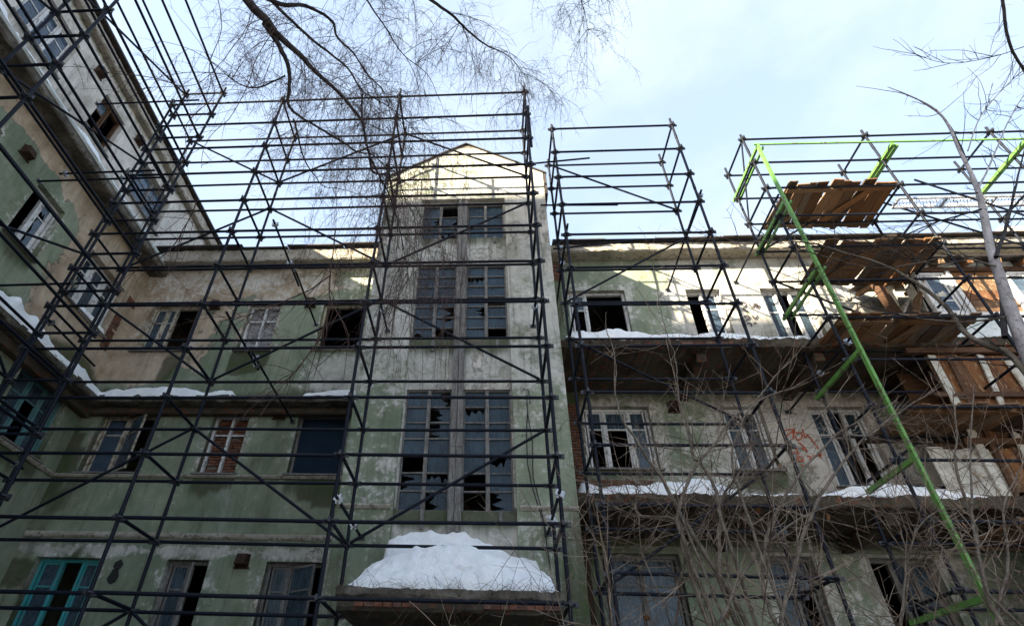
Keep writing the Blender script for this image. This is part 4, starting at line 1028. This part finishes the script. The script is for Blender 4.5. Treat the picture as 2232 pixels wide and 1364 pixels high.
# ---- the birch whose limbs hang in from above
rng = np.random.default_rng(5)
BIR = empty('birch_tree', (-2.4, -1.3, GROUND), 'bare drooping birch whose dark limbs hang in from the top of the view', 'tree')
def child(o, root): o.parent = root; o.location = -root.location; return o
T = Tubes(); T.add([(-2.4, -1.3, GROUND), (-2.5, -1.25, 2), (-2.35, -1.2, 6), (-2.5, -1.0, 9.5), (-2.4, -.9, 14)], [.24, .21, .18, .13, .04], 12); child(T.build('trunk', M['birch_bark']), BIR)
limbs = [
 ([(470, -110), (540, 0), (585, 45), (610, 75), (655, 115), (690, 150), (735, 190), (765, 225), (790, 262), (800, 310), (815, 350), (832, 385), (850, 420), (868, 480), (885, 560), (893, 610)], lin(2.4, 4.3, 16), [.075, .068, .06, .055, .048, .042, .036, .031, .028, .025, .023, .021, .018, .013, .008, .004]),
 ([(575, 50), (592, 75), (612, 108), (630, 150), (632, 190), (628, 228), (650, 255), (690, 280), (740, 312), (775, 335), (805, 340), (830, 362)], lin(2.8, 3.9, 12), [.045, .042, .04, .036, .033, .03, .026, .023, .02, .018, .016, .010]),
 ([(500, -60), (600, 5), (660, 12), (700, 30), (728, 55), (735, 85), (770, 120), (800, 165), (835, 200), (870, 260), (905, 330)], lin(2.7, 4.0, 11), [.045, .04, .034, .03, .028, .026, .022, .018, .014, .009, .005]),
 ([(560, -30), (620, 30), (680, 85), (720, 115), (760, 150), (790, 195), (800, 205), (850, 235), (900, 280), (930, 330)], lin(2.9, 4.2, 10), [.03, .027, .024, .022, .02, .017, .015, .012, .008, .005]),
 ([(840, -70), (940, 3), (985, 35), (1015, 65), (1045, 88), (1068, 104), (1100, 116), (1128, 140), (1142, 175), (1146, 230)], lin(3.0, 4.6, 10), [.036, .03, .027, .024, .021, .019, .014, .010, .007, .004]),
 ([(640, 260), (650, 300), (660, 340), (685, 380), (705, 405), (730, 410)], lin(3.6, 4.0, 6), [.018, .016, .013, .011, .008, .005]),
 ([(790, 262), (788, 215), (790, 203)], lin(3.55, 3.6, 3), [.02, .017, .015]),
 ([(805, 345), (815, 375), (835, 380), (865, 378), (880, 430), (900, 470), (905, 520)], lin(3.9, 4.4, 7), [.022, .02, .018, .014, .011, .008, .004]),
 ([(770, -60), (800, 0), (840, 60), (880, 120), (930, 160), (960, 220)], lin(3.1, 4.2, 6), [.022, .018, .014, .011, .008, .004]),
 ([(1230, -120), (1255, -30), (1275, 30), (1280, 70)], lin(3.6, 4.2, 4), [.012, .009, .006, .003]),
 ([(620, 165), (560, 190), (520, 180), (480, 150), (450, 120)], lin(2.9, 2.6, 5), [.014, .011, .009, .006, .004]),
]
TW_ = Tubes()
spec = [(11, .25, .85, .0022, 3.8, .62), (13, .06, .2, .0014, 1.2, .6)]
for li, (px, Yk, R) in enumerate(limbs):
    R = [r*(.74-.24*min(1, i/6)) for i, r in enumerate(R)]
    P, Rr = curve(px, Yk, R); P = P+np.cumsum(rng.normal(0, .0022, P.shape), 0); T = Tubes(); T.add(P, Rr, 8 if R[0] > .02 else 5)
    # knots and stubs
    child(T.build('branch', M['birch_bark']), BIR)
    seg = np.linalg.norm(np.diff(P, axis=0), axis=1).sum(); n = int(seg*(8 if li in (0, 1) else 10))
    for _ in range(n):
        i = rng.integers(int(len(P)*.08), len(P)-1); d = P[i+1]-P[i]; d /= np.linalg.norm(d)
        twig(TW_, P[i], d*.5+rng.normal(0, .75, 3)*np.array([1, .6, .8]), rng.uniform(.3, 1.1), .0042*rng.uniform(.6, 1.2), 1.3, 0, rng, spec)
# hanging curtains of twigs
def curtain(x0, x1, y0, y1, Y0, Y1, n, L0, L1):
    for _ in range(n):
        p = atY(rng.uniform(x0, x1), rng.uniform(y0, y1), rng.uniform(Y0, Y1))
        twig(TW_, p, (rng.normal(0, .3), rng.normal(0, .3), -1), rng.uniform(L0, L1), .0032, 2.5, 1, rng, [None, (13, .05, .17, .0017, 1.0, .6)], .3)
curtain(860, 1040, 330, 620, 4.0, 4.6, 60, .35, 1.1); curtain(880, 990, 500, 760, 4.2, 4.7, 36, .3, .8); curtain(700, 860, 150, 420, 3.6, 4.2, 30, .3, .9)
curtain(960, 1130, 80, 220, 4.0, 4.6, 30, .3, .8); curtain(1215, 1290, -40, 50, 4.0, 4.4, 18, .2, .55); curtain(640, 820, 420, 560, 4.0, 4.4, 16, .3, .8); curtain(800, 940, 20, 160, 3.5, 4.2, 30, .3, .8)
tag(child(TW_.build('twigs', M['twig_red']), BIR), kind='stuff')
# ---- slender blue-grey twigs at left, another tree's
LT = empty('young_tree', (-4.6, -.4, GROUND), 'thin bare tree whose pale twigs cross the sky at upper left', 'tree')
T = Tubes(); T.add([(-4.6, -.4, GROUND), (-4.5, -.3, 2.5), (-4.2, .0, 5.5), (-3.9, .5, 8)], [.07, .06, .04, .02], 8); child(T.build('trunk', M['pale_bark']), LT)
TW_ = Tubes()
for px in ([(560, -30), (545, 40), (515, 95), (470, 150), (420, 185), (330, 190), (250, 200)], [(600, 60), (560, 120), (540, 190), (500, 260), (450, 310), (440, 370)], [(470, -20), (480, 60), (450, 140), (460, 200), (400, 260), (390, 340), (300, 440)], [(400, 190), (330, 170), (240, 160), (160, 140)], [(730, 500), (725, 560), (722, 640), (760, 710), (765, 745)], [(722, 600), (660, 640), (560, 680), (480, 700)], [(725, 650), (690, 740), (650, 800), (620, 830)], [(430, 440), (400, 500), (350, 560), (290, 590)]):
    P, Rr = curve(px, lin(2.6, 2.9, len(px)), lin(.0048, .0022, len(px))); P = P+np.cumsum(rng.normal(0, .003, P.shape), 0); TW_.add(P, Rr, 5)
    for _ in range(16):
        i = rng.integers(2, len(P)-1); d = P[i]-P[i-1]; d /= np.linalg.norm(d)
        twig(TW_, P[i], d+rng.normal(0, .8, 3), rng.uniform(.12, .5), .0026, 1.0, 0, rng, [(5, .05, .16, .0015, 1.0, .6)])
tag(child(TW_.build('twigs', M['twig_red']), LT), kind='stuff')
# ---- tree with pale trunk at right
RT_ = empty('bare_tree', (3.9, 2.9, GROUND), 'bare tree with a pale grey trunk leaning in from the right edge', 'tree')
tp = [(2330, 1000), (2270, 830), (2232, 745), (2205, 680), (2182, 610), (2160, 545), (2145, 470), (2133, 420), (2115, 375), (2090, 325), (2068, 275), (2040, 240), (1990, 212), (1935, 190)]
P, Rr = curve(tp, lin(2.9, 3.15, 14), [.050, .046, .041, .035, .030, .025, .024, .019, .015, .012, .010, .008, .005, .003])
P = np.concatenate([[(4.0, 2.9, GROUND), (3.85, 2.9, .0)], P]); Rr = np.concatenate([[.10, .09], Rr]); T = Tubes(); T.add(P, Rr, 10); child(T.build('trunk', M['pale_bark']), RT_)
TW_ = Tubes()
rb = [
 ([(2250, 830), (2200, 770), (2150, 752), (2100, 722), (2060, 668), (2000, 620), (1930, 580), (1860, 556), (1780, 532), (1690, 526), (1600, 527), (1568, 515)], [.034, .032, .030, .028, .025, .022, .018, .015, .012, .009, .006, .004], 'shrub_bark'),
 ([(2190, 735), (2183, 640), (2176, 560), (2150, 470), (2125, 400), (2095, 320), (2060, 262), (2010, 222), (1960, 200), (1868, 185)], [.030, .028, .025, .021, .018, .015, .012, .009, .006, .003], 'birch_bark'),
 ([(2170, 560), (2195, 480), (2215, 400), (2232, 330), (2250, 250)], [.024, .019, .014, .010, .007], 'birch_bark'),
 ([(2180, -40), (2190, 20), (2195, 70), (2212, 120), (2240, 165)], [.03, .028, .026, .024, .022], 'birch_bark'),
 ([(2130, 420), (2170, 330), (2210, 240), (2245, 190)], [.014, .011, .008, .006], 'pale_bark'),
 ([(2110, 330), (2140, 250), (2190, 190), (2232, 150)], [.009, .008, .006, .004], 'pale_bark'),
 ([(2240, 100), (2150, 130), (2060, 140), (1990, 118)], [.008, .006, .005, .003], 'birch_bark'),
 ([(2140, 455), (2050, 480), (1950, 520), (1840, 560), (1750, 590)], [.012, .010, .008, .006, .003], 'birch_bark'),
 ([(2200, 690), (2100, 700), (2000, 690), (1900, 670), (1850, 650)], [.012, .010, .007, .005, .003], 'shrub_bark'),
 ([(2225, 560), (2130, 560), (2030, 575), (1930, 540), (1840, 525)], [.012, .010, .008, .005, .003], 'shrub_bark'),
 ([(2170, 580), (2080, 560), (2000, 575), (1900, 585), (1800, 560), (1740, 545)], [.012, .010, .008, .006, .005, .003], 'shrub_bark'),
]
for px, R, m in rb:
    P, Rr = curve(px, lin(2.95, 3.5, len(px)), [r*.55 for r in R]); P = P+np.cumsum(rng.normal(0, .0018, P.shape), 0); T = Tubes(); T.add(P, Rr, 7); child(T.build('branch', M[m]), RT_)
    for _ in range(17):
        i = rng.integers(3, len(P)-1); d = P[i]-P[i-1]; d /= np.linalg.norm(d)
        twig(TW_, P[i], d+rng.normal(0, .5, 3), rng.uniform(.15, .6), .0034, -.4, 0, rng, [(5, .06, .2, .0019, -.3, .45)], .6)
tag(child(TW_.build('twigs', M['birch_bark']), RT_), kind='stuff')
# ---- shrubs and saplings at lower right
def z5(l): return [(1220+x/2.604, 840+y/2.604) for x, y in l]
def shrub(label, base, stems, spec, nshoot, Yr, bark, seed, extra=0, twr=.004, twl=(.3, 1.0), fan=None, cat='shrub', name='shrub'):
    rng = np.random.default_rng(seed); root = empty(name, base, label, cat, 'bare shrubs at the foot of the right wing'); TW = Tubes()
    for px, R in stems:
        R = [r*.72 for r in R]; n = len(px); Y = lin(Yr[0], Yr[1], n); P, Rr = curve(px, Y, R)
        b0 = np.array(base)+np.array([rng.normal(0, .12), rng.normal(0, .1), 0]); P = np.concatenate([[b0, b0*.45+P[0]*.55], P]); Rr = np.concatenate([[R[0]*1.25, R[0]*1.1], Rr])
        P[2:] += np.cumsum(rng.normal(0, .006, P[2:].shape), 0)
        T = Tubes(); T.add(P, Rr, 7); child(T.build('stem', bark), root)
        for _ in range(int(nshoot*.8)):
            i = rng.integers(2, len(P)-1); d = P[i]-P[i-1]; d /= np.linalg.norm(d)
            twig(TW, P[i], d*.7+rng.normal(0, .65, 3), rng.uniform(*twl), twr*rng.uniform(.7, 1.2), -.15, 0, rng, spec, .42)
    for _ in range(extra):
        b0 = np.array(base)+rng.normal(0, .5, 3)*np.array([fan or 1.6, .7, 0]); 
        twig(TW, b0, (rng.normal(0, .28), rng.normal(0, .15), 1), rng.uniform(2.4, 5.0), .0068*rng.uniform(.6, 1.2), .06, 0, rng, [(4, .3, 1.1, .0036, -.3, .55), (3, .08, .35, .0022, 0, .55)], .3)
    tag(child(TW.build('twigs', M['shrub_twig']), root), kind='stuff')
    V = np.concatenate(TW.v); lv = []; lf = []
    for q in range(14 if extra > 20 else 5):
        p = V[rng.integers(len(V))]; e = Euler(tuple(rng.uniform(0, 6, 3))).to_matrix(); n = len(lv); k = rng.uniform(.02, .045)
        lv += [tuple(Vector(p)+e @ (Vector(c)*k)) for c in ((0, 0, 0), (.6, .5, .25), (1.5, .45, .1), (2.2, 0, .35), (1.5, -.45, .3), (.6, -.5, .1))]; lf += [(n, n+1, n+2, n+3), (n, n+3, n+4, n+5)]
    tag(child(link('dead_leaves', mesh('dead_leaves', lv, lf, M['leaf'])), root), kind='stuff'); return root
SP = [(4.5, .12, .6, .0029, -.1, .6), (2.5, .05, .16, .0019, 0, .6)]
shrub('tall forked grey brown shrub between the narrow scaffold and the right one', (2.35, 5.4, GROUND), [
  (z5([(1000, 1230), (870, 1000), (700, 770), (580, 570), (480, 400), (380, 250), (330, 130), (325, 0), (330, -110), (310, -215), (270, -305), (262, -400)]), [.03, .028, .026, .023, .02, .017, .014, .012, .010, .008, .006, .003]),
  (z5([(905, 1100), (900, 900), (890, 700), (830, 500), (780, 430), (750, 290), (720, 150), (690, 0), (680, -130), (640, -260), (600, -400), (555, -680)]), [.026, .024, .023, .021, .02, .017, .015, .012, .010, .008, .006, .003]),
  (z5([(890, 700), (960, 560), (1050, 440), (1100, 330), (1130, 200)]), [.019, .016, .013, .010, .007]),
  (z5([(660, 760), (740, 500), (850, 330), (960, 200), (1150, 80), (1400, -20)]), [.022, .019, .016, .013, .009, .005]),
  (z5([(850, 1364), (720, 950), (690, 780), (480, 740), (440, 700), (470, 620)]), [.03, .025, .022, .014, .012, .008]),
  (z5([(700, 770), (640, 640), (520, 600), (430, 500)]), [.014, .010, .008, .005]),
  (z5([(1000, 1250), (950, 900), (960, 760), (1020, 640), (1010, 560)]), [.012, .011, .010, .008, .006])], SP, 24, (5.0, 5.9), M['shrub_bark'], 3, extra=6)
shrub('dense brown thicket of thin shoots under the green frame', (3.9, 5.6, GROUND), [
  ([(1690, 1364), (1660, 1250), (1690, 1120), (1760, 1010), (1850, 930), (1960, 870)], [.024, .022, .019, .015, .011, .006]),
  ([(1700, 1364), (1740, 1200), (1800, 1060), (1880, 960), (1960, 900), (2060, 830)], [.024, .021, .018, .014, .010, .005]),
  ([(1560, 1364), (1640, 1220), (1760, 1120), (1900, 1080)], [.02, .017, .013, .007]),
  ([(1720, 1364), (1640, 1150), (1600, 1000), (1640, 880), (1720, 780)], [.02, .018, .014, .010, .005])], SP, 26, (4.8, 5.6), M['shrub_bark'], 4, extra=13)
shrub('sapling with grey stems at the lower right corner', (5.5, 5.3, GROUND), [
  ([(2190, 1364), (2157, 1298), (2132, 1204), (2117, 1142), (2076, 1024), (2085, 940), (2080, 860)], [.026, .024, .021, .019, .014, .010, .006]),
  ([(2150, 1300), (2130, 1180), (2120, 1095), (2117, 940), (2122, 840)], [.016, .014, .013, .010, .006]),
  ([(2170, 1364), (2200, 1230), (2190, 1120), (2232, 1000)], [.018, .015, .011, .006]),
  ([(1960, 1364), (1975, 1230), (1940, 1130), (1895, 1120)], [.012, .010, .007, .004]),
  ([(1960, 1364), (1972, 1200), (2020, 1130), (2120, 1100)], [.012, .010, .008, .004])], SP, 22, (4.8, 5.4), M['shrub_bark'], 6, extra=14)
shrub('reddish whippy shrub left of the forked one, at the tower corner', (1.75, 5.6, GROUND), [
  (z5([(300, 1364), (280, 1150), (230, 880), (120, 850), (0, 845)]), [.010, .009, .007, .005, .003]),
  (z5([(660, 1364), (690, 1000), (710, 880), (780, 840)]), [.012, .010, .008, .004])], SP, 18, (5.2, 5.8), M['shrub_twig'], 8, extra=12, fan=1.0)
# dead vine in the gap beside the tower
VI = empty('dead_vine', (1.95, 12.0, 3), 'dry brown vine clinging in the dark gap right of the stair tower', 'vine'); TW_ = Tubes(); rng = np.random.default_rng(12)
for _ in range(46):
    z = rng.uniform(2, 9); twig(TW_, (rng.uniform(1.7, 2.2), rng.uniform(11.6, 12.2), z), (rng.normal(0, .4), -.3, rng.choice((-1, 1))), rng.uniform(.4, 1.6), .007, 1.0, 0, rng, [(6, .1, .4, .004, .8, .6)], .5)
child(TW_.build('stems', M['dry_vine']), VI)
# weeds and roots hanging from the canopy edge and the balconies
WD = Tubes(); rng = np.random.default_rng(14)
for _ in range(120):
    x = rng.uniform(-2.05, .95); twig(WD, (x, 8.36+rng.uniform(-.02, .06), 1.85), (rng.normal(0, .7), -.25, rng.uniform(-.3, 1)), rng.uniform(.08, .34), .0026, 2., 1, rng, [None, (6, .04, .12, .0016, .5, .6)], .6)
for x in (-.62, -.54, -.5): twig(WD, (x, 8.34, 1.74), (0, -.1, -1), rng.uniform(.5, .8), .004, 1, 1, rng, [None], .4)
for _ in range(16):
    x = rng.uniform(-1.8, .4); twig(WD, (x, 8.34, 1.74), (rng.choice((-1, 1)), -.1, rng.uniform(-.5, .1)), rng.uniform(.3, .8), .004, .9, 1, rng, [None, (4, .05, .2, .002, .5, .6)], .5)
o = WD.build('dry_weeds', M['dry_vine']); tag(o, 'dry weeds and rootlets fringing the edge of the entrance canopy', 'weeds', kind='stuff')
WD = Tubes()
for _ in range(420):
    x = 1.7+5.5*rng.random()**1.3; twig(WD, (x, 10.33+rng.uniform(-.03, .08), 7.44 if rng.random() < .6 else 3.97), (rng.normal(0, .4), -.3, -1 if x < 4 else rng.uniform(-1, .6)), rng.uniform(.08, .32), .0035, 2., 1, rng, [None, (3, .04, .12, .002, .5, .6)], .4)
o = WD.build('dry_weeds', M['dry_vine']); tag(o, 'dry grass and rootlets hanging from the edges of the right balconies', 'weeds', kind='stuff')
